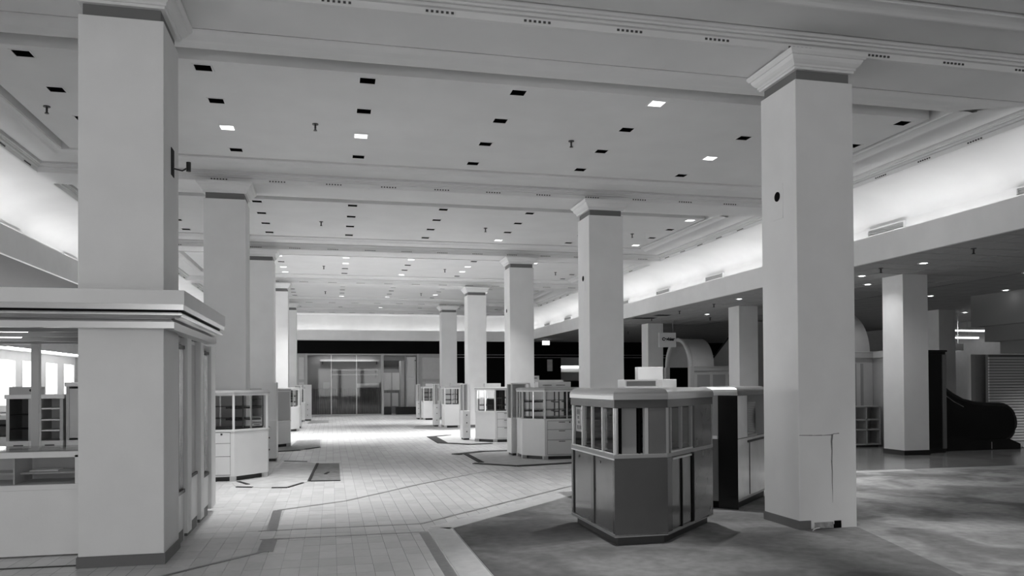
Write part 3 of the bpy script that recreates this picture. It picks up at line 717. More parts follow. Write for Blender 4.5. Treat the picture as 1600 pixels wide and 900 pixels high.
on_face(B, Cc, .08, .60, -.12, .9, 1.355, .01, 'shadow_board', 'black', t)  # black sheet put in to darken the inside of the case
on_face(B, Cc, .57, .64, .0, .9, 1.355, .05, 'pane_frame', 'fixture_grey', t)
on_face(B, Cc, .65, .98, -.004, .9, 1.355, .02, 'solid_panel', 'dark_door', t)
for f0, f1 in ((.08, .29), (.31, .50)): on_face(Cc, D, f0, f1, -.01, .92, 1.345, .006, 'glass_pane', 'glass', t)
for f in (.06, .28, .50): on_face(Cc, D, f, f + .025, .002, .9, 1.355, .03, 'pane_frame', 'grey_trim', t)
on_face(Cc, D, .06, .52, .008, .9, .92, .03, 'glass_track', 'brushed', t)
for a, b in ((F_, G), (G, A), (E_, F_), (D, E_)): on_face(a, b, .0, 1, -.01, .9, 1.36, .015, 'case_back', 'dark_laminate', t)  # dark backs added so the glazed cases look dark within
MB().prism(offset(fp, -.14), .9, .915).build('deck', 'shelf_black', t)
for z in (1.05, 1.2): MB().box(2.78, 3.16, 7.5, 8.6, z, z + .008).build('shelf', 'glass_dark', t)
MB().box(3.18, 3.2, 7.95, 8.66, .92, 1.34).build('back_panel', 'dark_laminate', t)
# notice behind the glass at the far end
sg = thing('paper_notice', 'white printed notice hanging behind the dark kiosk glass', 'notice', (2.725, 8.5, 1.08))
MB().box(2.7225, 2.7245, 8.36, 8.60, 1.06, 1.335).build('sheet', 'sign_white', sg)
for z0, z1, ya, yb_ in ((1.25, 1.31, 8.46, 8.57), (1.29, 1.305, 8.39, 8.42), (1.20, 1.235, 8.48, 8.55), (1.15, 1.18, 8.46, 8.53), (1.085, 1.13, 8.38, 8.57)):
    n = 4
    for q in range(n):
        yy = ya + (yb_ - ya) * q / n; MB().box(2.7219, 2.7226, yy, yy + (yb_ - ya) / n * .6, z0 + .004 * (q % 2), z1).build('print_mark', 'ink', sg)

# second counter of the ring, end-on behind it
P, Q, R_, S_ = (4.97, 9.02), (5.97, 10.02), (5.59, 10.40), (4.59, 9.40)
fp2 = [P, Q, R_, S_]
t = thing('sales_counter', 'black ended counter with a pale polished side behind the dark kiosk', 'counter', (5.28, 9.7, 0))
MB().prism(offset(fp2, -.03), 0, .1).build('plinth', 'dark_plinth', t)
MB().prism(fp2, .095, .89).build('body', 'dark_door', t)
MB().prism(offset(fp2, -.01), .88, 1.44).build('upper_body', 'grey_trim', t)
on_face(P, Q, 0, .995, .012, .10, .885, .012, 'side_panel', 'pale_gloss', t); on_face(P, Q, 0, .3, .012, .895, 1.43, .012, 'side_panel', 'pale_gloss', t)
on_face(P, Q, .32, .6, .006, .92, 1.35, .01, 'glass_pane', 'mirror_glass', t); on_face(P, Q, .30, .62, .018, .89, .92, .02, 'glass_track', 'fixture_grey', t)
on_face(P, Q, .36, .375, .016, .14, .84, .006, 'door_gap', 'black', t); on_face(P, Q, .30, .9, .02, .82, .85, .012, 'door_track', 'pull_dark', t); on_face(P, Q, 0, .995, .016, .10, .13, .01, 'bottom_rail', 'fixture_grey', t)
cap_mesh(fp2, 1.438, 1.55, .015).build('rounded_top', 'brushed', t)
# end panel: black, rounded at its outer top corner, with a recessed knee space
on_face(S_, P, .56, 1.02, .01, .0, 1.50, .03, 'end_panel', 'black_gloss', t)
on_face(S_, P, 0, .56, -.002, .92, 1.50, .02, 'end_board', 'booth_dark', t)
on_face(S_, P, 0, .55, .03, .885, .925, .08, 'shelf_edge', 'fixture_white', t)
on_face(S_, P, 0, .56, -.005, .0, .885, .02, 'knee_space', 'black', t)
# boxes standing on a pedestal counter behind the kiosk
t = thing('wrap_desk', 'grey service desk standing behind the dark kiosk', 'desk', (4.1, 10.6, 0))
MB().box(3.55, 4.75, 10.35, 10.85, .08, 1.44).build('body', 'fixture_grey', t); MB().box(3.6, 4.7, 10.4, 10.8, 0, .08).build('plinth', 'dark_plinth', t)
cap_mesh(rect(3.55, 4.75, 10.35, 10.85), 1.44, 1.535, .01).build('rounded_top', 'brushed', t)
riser('grey panelled riser box on the desk behind the dark kiosk', 4.02, 4.50, 10.42, 10.7, 1.535, .115, True)
riser('large plain white box on the desk behind the dark kiosk', 4.34, 4.73, 10.72, 10.84, 1.535, .30)
riser('small white box at the right end of the desk behind the dark kiosk', 4.62, 4.84, 10.5, 10.66, 1.535, .12)

# ------------------------------------------------------------------ canopy kiosk around the near left column
KX, KY0, KY1, KXL = -1.245, 7.33, 10.05, -7.2
t = kk = thing('canopy_kiosk', 'white kiosk with chrome moulded canopy wrapped around the near left column', 'kiosk', (-3.5, 9.0, 0))
def lrail(name, matn, d, z0, z1, th, smooth=False):
    """L-shaped canopy member: along the front and round the corner down the aisle side, set back by d"""
    x, y = KX - d, KY0 + d
    poly = [(KXL, y), (x, y), (x, KY1), (x - th, KY1), (x - th, y + th), (KXL, y + th)]
    return MB().prism(poly, z0, z1).build(name, matn, kk)
lrail('canopy_fascia', 'paint', 0, 2.312, 2.433, .10)
lrail('chrome_band', 'chrome', .008, 2.262, 2.312, .09)
lrail('shadow_gap', 'black', .06, 2.236, 2.262, .05)
def lroll(name, matn, prof):
    rings = []
    for d, z in prof:
        x, y = KX - d, KY0 + d; rings.append([(KXL, y, z), (x, y, z), (x, KY1 - d, z), (x - .10, KY1 - d, z)])
    return MB().loft(rings, closed=False).build(name, matn, kk, smooth=False)
lroll('chrome_roll', 'chrome', [(.06, 2.246), (.035, 2.243), (.022, 2.230), (.022, 2.218), (.032, 2.205), (.06, 2.192), (.085, 2.186), (.10, 2.185)])
lroll('chrome_cove', 'chrome', [(.10, 2.185), (.13, 2.178), (.135, 2.163)])
lrail('lower_band', 'brushed', .10, 2.108, 2.163, .09)
MB().prism([(KX - .22, Y0 + W), (KX - .10, KY0 + .1), (KX - .10, KY1 - .1), (KX - .222, KY1)], 2.095, 2.108).build('side_soffit', 'brushed', t)
# canopy underside frame: long rails, cross rails, tubes
for y in (8.25, 9.1, 10.0, 10.6): MB().box(KXL, -2.2 if y < 8.4 else -1.6, y, y + .05, 2.12, 2.17).build('canopy_rail', 'grey_trim', t)
for x in (-6.4, -5.2, -4.0, -2.9): MB().box(x, x + .05, 7.5, 10.7, 2.17, 2.21).build('cross_rail', 'grey_trim', t)
MB().box(KXL, KX - .12, KY0 + .12, KY1 - .05, 2.36, 2.38).build('canopy_roof', 'wall_grey', t)
for x0, x1, y in ((-3.6, -2.9, 8.6), (-5.4, -4.2, 8.9), (-4.0, -3.3, 9.6), (-5.9, -4.6, 9.8)): MB().cyl((x0, y, 2.15), (x1, y, 2.15), .015, 8).build('lamp_tube', 'tube_light', t)
# aisle side: pilasters, glass doors, panels, base
xs = XL + W
for y0, y1 in ((8.74, 8.98), (9.60, 9.82), (10.40, 10.76)): MB().box(xs - .14, xs + .015, y0, y1, .07, 2.10).build('pilaster', 'paint', t, bevel=.003, seg=1)
for y0, y1, k in ((8.34, 8.74, 'g'), (8.98, 9.60, 'p'), (9.82, 10.40, 'g')):
    MB().box(xs - .05, xs - .02, y0, y1, .13, .50 if k == 'g' else .60).build('apron_panel', 'fixture_white', t)
    MB().box(xs - .06, xs - .03, y0, y1, 0, .12).build('kick', 'base_grey', t)
    if k == 'g':
        MB().box(xs - .045, xs - .04, y0 + .04, y1 - .04, .54, 2.03).build('glass_door', 'glass_dark', t)
        for z in (.50, 1.98): MB().box(xs - .06, xs - .01, y0, y1, z, z + .035).build('door_rail', 'pull_dark', t)
        for y in (y0 + .02, y1 - .05): MB().box(xs - .05, xs - .02, y, y + .02, .53, 2.0).build('door_edge', 'chrome', t)
        MB().box(xs - .40, xs - .38, y0, y1, .54, 2.05).build('case_back', 'fixture_grey', t)
        for z in (.85, 1.2, 1.55, 1.85): MB().box(xs - .37, xs - .08, y0 + .03, y1 - .03, z, z + .01).build('shelf', 'shelf_black', t)
    else:
        MB().box(xs - .075, xs - .045, y0, y1, .62, 2.06).build('recess_panel', 'booth_grey', t); MB().box(xs - .07, xs - .02, y0, y1, .595, .625).build('ledge', 'pull_dark', t)
MB().box(xs - .12, xs - .05, 8.34, 10.76, 2.05, 2.10).build('head_rail', 'paint', t)
# front counter: lower panel, glazed case, glass top
MB().box(KXL, XL - .002, 8.24, 8.27, .012, .63).build('front_panel', 'paint', t)
MB().box(KXL, XL - .002, 8.225, 8.80, .625, .678).build('case_sill', 'fixture_white', t, bevel=.004, seg=1)
MB().box(XL - .20, XL - .002, 8.235, 8.26, .678, .95).build('case_stile', 'fixture_white', t)
MB().box(KXL, XL - .002, 8.235, 8.27, .93, .962).build('case_rail', 'fixture_white', t)
MB().box(KXL, XL - .2, 8.245, 8.25, .678, .93).build('glass_pane', 'glass', t)
MB().box(KXL, XL - .002, 8.76, 8.80, .678, .962).build('case_back', 'fixture_grey', t)
MB().box(KXL, XL - .1, 8.42, 8.75, .76, .775).build('case_shelf', 'fixture_grey', t)
MB().box(-2.92, -2.905, 8.29, 8.74, .678, .93).build('case_divider', 'fixture_grey', t)
MB().box(KXL, XL - .002, 8.235, 8.82, .985, 1.005).build('glass_top', 'glass', t)
MB().box(KXL, XL - .002, 8.235, 8.30, .962, .985).box(KXL, XL - .002, 8.76, 8.82, .962, .985).build('top_rail', 'fixture_white', t)
MB().box(KXL, XL - .002, 8.29, 8.76, .02, .03).build('base_board', 'fixture_grey', t)
tag(MB().box(-2.85, -2.60, 8.5, 8.66, .776, .79).build('paper_slip', 'sign_white'), 'white card lying on the shelf inside the left counter', 'card')
# square post inside the kiosk
po = thing('canopy_post', 'grey square post holding up the canopy inside the left kiosk', 'post', (-3.55, 10.82, 0)); MB().box(-3.60, -3.51, 10.78, 10.86, 0, 2.17).build('shaft', 'fixture_grey', po, bevel=.004, seg=1)
MB().box(-3.62, -3.49, 10.76, 10.88, 0, .02).build('foot_plate', 'fixture_grey', po)
# cabinets beyond the kiosk opening
def cabinet(label, x0, x1, y0, y1, kind, top=1.43):
    t = thing('cabinet', label, 'cabinet', ((x0 + x1) / 2, (y0 + y1) / 2, 0))
    MB().box(x0 + .03, x1 - .03, y0 + .04, y1, 0, .08).build('plinth', 'dark_plinth', t)
    MB().box(x0, x1, y0, y1, .08, .84).build('body', 'fixture_white', t, bevel=.004, seg=1)
    for z0, z1 in ((.58, .82), (.34, .57), (.1, .33)):
        d = MB().box(x0 + .03, x1 - .03, y0 - .014, y0, z0, z1).build('drawer', 'drawer_white', t, bevel=.003, seg=1); MB().box((x0 + x1) / 2 - .06, (x0 + x1) / 2 + .06, y0 - .026, y0 - .014, z1 - .05, z1 - .035).build('pull', 'pull_dark', d)
    MB().box(x0, x1, y1 - .03, y1, .84, top).build('back', 'fixture_white', t)
    for x in (x0, x1 - .04): MB().box(x, x + .04, y0, y1 - .03, .84, top).build('side', 'fixture_grey', t)
    MB().box(x0 - .02, x1 + .02, y0 - .02, y1, top, top + .06).build('top', 'fixture_white', t, bevel=.01)
    if kind == 'shelves':
        for z in (.97, 1.12, 1.28): MB().box(x0 + .04, x1 - .04, y0 + .03, y1 - .03, z, z + .02).build('shelf', 'fixture_white', t)
    if kind == 'glass':
        MB().box(x0 + .04, x1 - .04, y0 + .01, y0 + .016, .86, top).build('glass_pane', 'glass_dark', t)
        for z in (1.0, 1.2): MB().box(x0 + .04, x1 - .04, y0 + .05, y1 - .03, z, z + .01).build('shelf', 'shelf_black', t)
    if kind == 'door': MB().box(x0 + .04, x1 - .04, y0 + .01, y0 + .03, .87, top - .03).build('grey_door', 'booth_grey', t)
    return t
cabinet('open white cabinet with three shelves seen through the left kiosk', -4.03, -3.70, 12.3, 12.8, 'shelves')
cabinet('white glass fronted cabinet left of the post in the left kiosk', -4.42, -4.10, 12.3, 12.8, 'glass')
cabinet('taller white cabinet with a grey door seen through the left kiosk', -3.66, -3.1, 12.3, 12.8, 'door', 1.6)
cabinet('low white drawer cabinet at the left edge under the bright window', -5.6, -4.6, 13.4, 14.0, 'glass', 1.1)
bx = thing('storage_box', 'grey carton standing on top of the glass fronted cabinet', 'box', (-4.25, 12.55, 1.49)); MB().box(-4.42, -4.06, 12.4, 12.7, 1.49, 1.60).build('carton', 'fixture_grey', bx); MB().cyl((-4.14, 12.399, 1.55), (-4.14, 12.39, 1.55), .02, 10).build('hole', 'ink', bx)

# left outer wall with bright windows, seen through the kiosk
WX = -12.2
wl = struct(MB().box(WX - .15, WX, 30.5, 44.5, 0, .85).box(WX - .15, WX, 30.5, 44.5, 2.66, ZLOW).build('wall_left', 'paint'))
for n, (a, b) in enumerate(((-7.8, -4.2), (-3.8, -.2), (.2, 3.8), (16.2, 19.9), (20.2, 23.8))):  # glowing windows made up to go with the added fill lights
    wd = struct(MB().box(WX, WX + .02, a, b, .9, 2.7).build('window_%d' % (n + 5), 'window_sky'))
    MB().box(WX, WX + .06, a - .05, b + .05, .84, .9).box(WX, WX + .06, a - .05, b + .05, 2.7, 2.76).box(WX, WX + .06, a - .05, a, .9, 2.7).box(WX, WX + .06, b, b + .05, .9, 2.7).build('window_frame', 'fixture_white', wd)
prev = 30.5
wins = ((31.0, 34.9, .86, 2.64), (35.5, 36.9, .86, 2.6), (38.2, 39.8, .86, 2.6), (40.6, 42.2, .86, 2.3))
for n, (a, b, z0, z1) in enumerate(wins):
    MB().box(WX - .15, WX, prev, a, .85, 2.66).build('pier', 'paint', wl); prev = b
    wd = struct(MB().box(WX - .14, WX - .12, a, b, z0 - .01, 2.66).build('window_%d' % (n + 1), 'window_sky'))
    MB().box(WX - .11, WX + .02, a, b, z0 - .02, z0 + .03).box(WX - .11, WX + .02, a, a + .05, z0, 2.66).box(WX - .11, WX + .02, b - .05, b, z0, 2.66).build('window_frame', 'fixture_white', wd)
MB().box(WX - .15, WX, prev, 44.5, .85, 2.66).build('pier', 'paint', wl)
struct(MB().box(WX, WX + 1.1, 20, 44.5, 3.02, ZLOW).build('trim_7', 'paint'))
for y in (31, 34, 37, 40): MB().box(WX + 1.06, WX + 1.10, y, y + 2.8, 2.985, 3.03).build('valance_tube', 'tube_light', bpy.data.objects['trim_7'])

# ------------------------------------------------------------------ far shopfront
FY = 42.4
struct(MB().box(-12.2, 7.2, FY - .1, FY + .1, 3.25, ZLOW).build('trim_8', 'black'), 'black fascia band above the far shopfront')
pbl = struct(MB().box(-12.2, -1.30, FY, FY + .15, 0, 3.25).build('wall_back', 'wall_grey'))
pb = struct(MB().box(4.62, 6.6, FY, FY + .15, 0, 3.25).build('wall_back', 'wall_grey'))
for x0, x1, z0, z1, p in ((4.8, 6.3, .3, 1.75, pb), (4.8, 6.3, 1.9, 3.05, pb)):
    MB().box(x0, x1, FY - .02, FY, z0, z1).build('wall_panel', 'booth_grey', p, bevel=.01)
for z0, z1 in ((.3, 1.75), (1.9, 3.05)): MB().box(-1.62, -1.36, FY - .02, FY, z0, z1).build('wall_panel', 'booth_grey', pbl)
sf = thing('shopfront', 'dark glazed shopfront with reflecting panes at the far end of the aisle', 'shopfront', (1.6, FY, 0))
MB().box(-1.295, -1.2, FY - .03, FY + .1, 0, 3.25).build('jamb', 'fixture_grey', sf); MB().box(4.52, 4.615, FY - .03, FY + .1, 0, 3.25).build('jamb', 'fixture_grey', sf); MB().box(2.62, 2.74, FY - .03, FY + .1, 0, 3.25).build('jamb', 'fixture_grey', sf)
MB().box(-1.295, 4.615, FY - .04, FY + .1, 3.17, 3.245).build('lintel', 'fixture_grey', sf)
gp = [-1.2, .02, 1.32, 2.62]
for a, b in zip(gp, gp[1:]): MB().box(a + .015, b - .015, FY, FY + .01, .06, 3.17).build('glass_pane', 'shop_glass', sf)
for x in gp[1:3]: MB().box(x - .015, x + .015, FY - .01, FY + .03, .06, 3.17).build('mullion', 'brushed', sf)
MB().box(-1.2, 2.62, FY - .03, FY + .05, 0, .06).build('sill', 'fixture_grey', sf)
# pleated screen behind the glass
rows = [[], []]
n = 150
for i in range(n + 1):
    x = -1.15 + 3.74 * i / n; y = FY + .22 + (.03 if i % 2 else -.03) + .015 * math.sin(i * 1.7)
    rows[0].append((x, y, .03)); rows[1].append((x, y, 1.42 + .03 * math.sin(i * .31)))
cu = thing('pleated_curtain', 'grey pleated curtain hanging behind the lower shopfront glass', 'curtain', (.7, FY + .22, 0)); MB().loft(rows, closed=False).build('cloth', 'curtain', cu)
MB().box(-1.15, 2.6, FY + .2, FY + .24, 0, .03).build('hem_bar', 'pull_dark', cu)
struct(MB().box(-1.4, 2.7, FY + 1.2, FY + 1.3, 0, 3.3).build('wall_back', 'booth_dark'))
struct(MB().box(-1.4, 6.6, FY + .15, FY + 2.2, 3.25, 3.35).build('ceiling', 'booth_dark'))
area('shop_lamp', (.7, FY + .7, 3.2), (0, 0, 0), 3.2, .1, 26)  # added lights without a lamp, brightening what hangs behind the glass
area('shop_lamp', (3.4, FY + 1.0, 3.2), (0, 0, 0), 1.0, .1, 8)
# pale strips built in place of reflected light lines, then two pale boards
for i, (x0, x1, z, h, mm) in enumerate(((-.55, 2.55, 2.86, .10, 'fixture_grey'), (-.05, 2.5, 2.38, .05, 'fixture_grey'), (-.05, 2.5, 2.12, .06, 'fixture_grey'), (1.35, 2.55, 1.45, .22, 'fixture_white'), (-.4, -.05, 1.4, .35, 'fixture_grey'))):
    b_ = thing('display_board', ['long pale shelf high behind the shopfront glass', 'thin upper shelf behind the shopfront glass', 'thin lower shelf behind the shopfront glass', 'pale board above the curtain at the right of the shopfront glass', 'small pale board above the curtain at the left of the shopfront glass'][i], 'shelf', ((x0 + x1) / 2, FY + 1.1, z))
    MB().box(x0, x1, FY + .9, FY + 1.195, z, z + h).build('board', mm, b_)
    for x in (x0 + .1, x1 - .14): MB().box(x, x + .04, FY + 1.0, FY + 1.195, z - .15, z).build('bracket', 'pull_dark', b_)
# entrance recess at the right of the shopfront
struct(MB().box(2.7, 6.6, FY + 2.1, FY + 2.2, 0, 3.3).build('wall_back', 'wall_grey'))
for x0, x1, lab in ((2.76, 3.15, 'low black plinth left in the shopfront entrance'), (3.4, 4.5, 'low black plinth right in the shopfront entrance')):
    q = thing('black_plinth', lab, 'plinth', ((x0 + x1) / 2, FY + .3, 0)); MB().box(x0, x1, FY + .12, FY + .5, 0, .38).build('block', 'black_gloss', q, bevel=.01); MB().box(x0 + .02, x1 - .02, FY + .14, FY + .48, .38, .39).build('top', 'black', q)
for x0, x1, z0, z1, yy, lab, mm in ((2.8, 3.22, 1.3, 2.25, FY + 1.0, 'upper left white board in the shopfront entrance', 'fixture_white'), (3.26, 3.66, 1.3, 2.25, FY + 1.0, 'upper right white board in the shopfront entrance', 'fixture_white'), (2.8, 3.15, .42, 1.15, FY + .9, 'lower left white board in the shopfront entrance', 'sign_white'), (3.24, 3.58, .42, 1.15, FY + .9, 'lower right white board in the shopfront entrance', 'sign_white')):
    q = thing('white_board', lab, 'board', ((x0 + x1) / 2, yy, 0), 'white boards in the shopfront entrance'); MB().box(x0, x1, yy, yy + .03, z0, z1).build('sheet', mm, q)
    MB().box((x0 + x1) / 2 - .015, (x0 + x1) / 2 + .015, yy + .03, yy + .06, 0, z1).build('stand', 'grey_trim', q)
d = struct(MB().box(3.98, 4.5, FY + .55, FY + .6, .4, 3.1).build('door_1', 'fixture_white'))
for z0, z1 in ((.5, .95), (1.05, 1.9), (2.0, 3.0)): MB().box(4.04, 4.44, FY + .535, FY + .55, z0, z1).build('door_panel', 'drawer_white', d, bevel=.006, seg=1)
MB().box(3.92, 3.98, FY + .5, FY + .6, .4, 3.15).build('door_frame', 'grey_trim', d); MB().cyl((4.47, FY + .5, 2.9), (4.47, FY + .54, 2.9), .03, 8).build('door_closer', 'ink', d)
q = thing('corridor_shelving', 'grey panel shelving along the shopfront entrance', 'shelving', (3.8, FY + 1.6, 0)); MB().box(3.7, 3.9, FY + .7, FY + 2.0, 0, 2.9).build('side_panel', 'booth_grey', q); MB().box(2.8, 3.9, FY + 1.9, FY + 2.05, 2.6, 2.95).build('head_panel', 'pull_dark', q)
# black wall under the low ceiling at the far right
bw = struct(MB().box(6.6, 12.55, FY - .06, FY + .1, 0, ZLOW).box(12.55, 14.0, FY - .06, FY + .1, 3.05, ZLOW).box(12.55, 14.0, FY - .06, FY + .1, 0, 1.75).box(14.0, 24.2, FY - .06, FY + .1, 0, ZLOW).build('wall_back', 'black'))
for z in (3.19, 3.05): MB().box(6.6, 24, FY - .09, FY - .06, z, z + .02).build('rail', 'fixture_grey', bw)
q = thing('lit_shelving', 'brightly lit white shelves in the opening of the black far wall', 'shelving', (13.3, FY + .6, 0))
MB().box(12.4, 14.2, FY + .9, FY + 1.0, 0, 3.2).build('back', 'fixture_white', q)
for z in (1.8, 2.2, 2.62): MB().box(12.5, 14.1, FY + .4, FY + .9, z, z + .06).build('shelf', 'fixture_white', q)
MB().box(12.6, 14.0, FY + .85, FY + .89, 2.52, 2.56).build('lamp_tube', 'tube_light', q)
q = thing('wall_poster', 'narrow grey poster on the black far wall', 'poster', (11.9, FY - .07, 2.1)); MB().box(11.75, 12.05, FY - .075, FY - .061, 2.3, 2.95).build('sheet', 'booth_grey', q)
for x0, x1, z1, yy, lab in ((7.4, 9.0, 1.75, 30.0, 'white partition panel behind the second and third right showcases'), (8.2, 8.8, 1.95, 33.0, 'tall white cabinet beyond the right row of columns'), (10.3, 11.0, 2.0, 31.0, 'pale cabinet before the lit shelves')):
    q = thing('partition', lab, 'partition', ((x0 + x1) / 2, yy, 0)); MB().box(x0, x1, yy, yy + .4, .06, z1).build('body', 'fixture_white', q, bevel=.005, seg=1); MB().box(x0 + .03, x1 - .03, yy + .03, yy + .37, 0, .06).build('plinth', 'dark_plinth', q); MB().box(x0 + .1, x1 - .1, yy - .005, yy, z1 - .12, z1 - .09).build('slot', 'pull_dark', q)
# exit lamp and cashier sign
q = thing('exit_light', 'small glowing white exit box under the low ceiling at the far right', 'exit sign', (11.04, 40, 3.64)); MB().box(10.85, 11.23, 39.95, 40.05, 3.64, 3.86).build('lamp_box', mat('exit_glow', .8, .5, emit=1.3), q); MB().cyl((11.04, 40, 3.86), (11.04, 40, ZLOW), .02, 8).build('stem', 'pull_dark', q)
q = thing('cashier_sign', 'grey square hanging sign reading Cashier before a pale column', 'sign', (11.93, 26.6, 2.90))
MB().box(11.585, 12.255, 26.6, 26.64, 2.90, 3.43).build('board', 'sign_white', q, bevel=.006, seg=1)
for x in (11.7, 12.14): MB().cyl((x, 26.62, 3.43), (x, 26.62, ZLOW), .006, 6).build('hanger', 'grey_trim', q)
cu_ = bpy.data.curves.new('lettering', 'FONT'); cu_.body = 'Cashier'; cu_.size = .155; cu_.extrude = .002; cu_.offset = .009; cu_.align_x = 'CENTER'; cu_.align_y = 'CENTER'
to = bpy.data.objects.new('tmp', cu_); C.objects.link(to); bpy.context.view_layer.update()
me = bpy.data.meshes.new_from_object(to.evaluated_get(bpy.context.evaluated_depsgraph_get())); bpy.data.objects.remove(to)
me.materials.clear(); me.materials.append(MATS['ink']); to = bpy.data.objects.new('lettering', me); C.objects.link(to); to.parent = q; to.rotation_euler = (math.pi / 2, 0, 0); to.location = (.02, -.004, .29)

# ------------------------------------------------------------------ barrel vaulted booths by the escalators
def booth(label, x0, x1, yc, zb, R, wall_y, wx1):
    t = thing('vaulted_booth', label, 'booth', ((x0 + x1) / 2, yc, 0))
    arc = lambda x, r: [(x, yc + r * math.cos(a), zb + r * math.sin(a)) for a in [math.pi * i / 28 for i in range(29)]]
    MB().loft([arc(x0, R), arc(x1, R)], closed=False).loft([arc(x0, R - .05), arc(x1, R - .05)], closed=False).build('vault', 'booth_grey', t, smooth=True)
    MB().loft([arc(x0 + .10, R + .005), arc(x0 - .04, R + .03), arc(x0 - .06, R - .02), arc(x0 - .06, R - .10), arc(x0 + .0, R - .12), arc(x0 + .10, R - .12)], closed=False).build('arch_ring', 'fixture_grey', t, smooth=True)
    bk = [(x1 - .03, yc, zb)] ; m = MB(); pts = arc(x1 - .03, R - .02); nn = len(m.v); m.v += pts; m.f.append(tuple(range(len(pts)))); m.build('end_wall', 'booth_grey', t)
    for s in (-1, 1): MB().box(x0 - .06, x0 + .1, yc + s * R - .10, yc + s * R + .10, 0, zb).build('jamb', 'fixture_grey', t)
    MB().box(x0, wx1, wall_y, wall_y + .12, 0, zb - .16).build('side_wall', 'booth_grey', t)
    MB().box(x0 - .02, wx1, wall_y - .06, wall_y + .15, zb - .17, zb - .05).box(x0 - .02, wx1, wall_y - .03, wall_y + .15, zb - .05, zb).build('entablature', 'fixture_grey', t, bevel=.015)
    n = 3
    for i in range(n):
        a = x0 + .25 + (wx1 - x0 - .4) * i / n; b = a + (wx1 - x0 - .4) / n - .12
        MB().box(a, b, wall_y - .004, wall_y + .01, .15, zb - .3).build('wall_panel', 'booth_dark', t)
    return t
booth('grey vaulted booth with a round arch beyond the cashier sign', 12.74, 13.67, 27.5, 2.2, 1.06, 26.42, 15.0)
bt = booth('grey vaulted booth half hidden by the near right column', 12.3, 13.24, 18.42, 2.36, 1.10, 17.3, 13.3)
rw = struct(MB().box(13.31, 13.41, 16.6, 17.6, 0, 2.2).build('wall_right', 'wall_grey')); MB().box(13.25, 13.41, 16.6, 17.23, 2.19, 2.36).build('entablature', 'fixture_grey', rw, bevel=.015)
q = thing('open_shelving', 'low grey open shelving under the vaulted booth near the right column', 'shelving', (12.9, 17.1, 0))
for x in (12.2, 12.72, 13.1): MB().box(x, x + .03, 16.80, 17.13, .06, 1.0).build('side', 'fixture_grey', q)
for z in (.06, .42, .66, .98): MB().box(12.23, 13.1, 16.80, 17.13, z, z + .03).build('shelf', 'fixture_grey', q)
MB().box(12.2, 13.13, 17.13, 17.145, .06, 1.0).build('back', 'booth_dark', q); MB().box(12.25, 13.1, 16.85, 17.1, 0, .06).build('plinth', 'dark_plinth', q)

# ------------------------------------------------------------------ escalator with black balustrade
t = es = thing('escalator', 'black sided escalator with rounded handrail end rising to the left', 'escalator', (14.6, 15.9, 0))
def bal_profile(off):
    """handrail line in x-z, from the newel up the slope to the left"""
    pts = []
    for i in range(13):
        a = -math.pi / 2 + math.pi * i / 12; pts.append((15.28 + (.40 + off) * math.cos(a), .62 + (.40 + off) * math.sin(a)))
    pts += [(14.9, 1.03 + off), (14.55, 1.06 + off), (14.25, 1.13 + off), (13.98, 1.26 + off), (13.7, 1.44 + off), (13.34, 1.70 + off)]
    return pts
for y, nm in ((15.42, 'near'), (16.30, 'far')):
    top = bal_profile(0)
    low = [(15.28, .22), (14.5, .20), (14.1, .25), (13.7, .45), (13.34, .72)]
    poly = top + low[::-1]
    m = MB(); k = len(poly); m.v = [(x, y, z) for x, z in poly] + [(x, y + .06, z) for x, z in poly]
    m.f = [tuple(range(k)), tuple(reversed(range(k, 2 * k)))] + [(i, i + k, (i + 1) % k + k, (i + 1) % k) for i in range(k)]
    m.build('balustrade', 'black_gloss', t)
    MB().tube([(x, y + .03, z) for x, z in bal_profile(.03)], .045, 8).build('handrail', 'rubber', t, smooth=True)
    MB().tube([(x, y - .005, z - .12) for x, z in bal_profile(0)[15:]], .008, 6).build('trim_line', 'brushed', t)
    sk = [(15.75, 0), (15.75, .13), (15.45, .25), (14.5, .25), (14.1, .30), (13.7, .50), (13.34, .78), (13.34, 0)]
    k = len(sk); m = MB(); m.v = [(x, y - .08, z) for x, z in sk] + [(x, y + .14, z) for x, z in sk]
    m.f = [tuple(range(k)), tuple(reversed(range(k, 2 * k)))] + [(i, i + k, (i + 1) % k + k, (i + 1) % k) for i in range(k)]
    m.build('skirt', 'black_gloss', t)
MB().box(14.6, 16.1, 15.56, 16.22, 0, .03).build('comb_plate', 'brushed', t)
for i in range(3): MB().box(14.55 - .4 * i - .4, 14.55 - .4 * i, 15.56, 16.22, 0, .05 + .2 * i).build('step', 'pull_dark', t)
MB().box(14.93, 14.95, 15.335, 15.345, .03, .19).build('metal_edge', 'chrome', t)
q = thing('dark_cupboard', 'tall dark cupboard panel between the column and the escalator', 'cupboard', (13.45, 15.2, 0)); MB().box(12.75, 13.42, 15.02, 15.30, 0, 2.26).build('body', 'base_black', q); MB().box(12.78, 13.30, 15.0, 15.02, .1, 2.2).build('door', 'black_gloss', q); MB().box(13.32, 13.42, 15.0, 15.02, .1, 2.2).build('stile', 'base_grey', q); MB().box(12.73, 13.44, 14.99, 15.32, 2.26, 2.3).build('top', 'base_black', q)
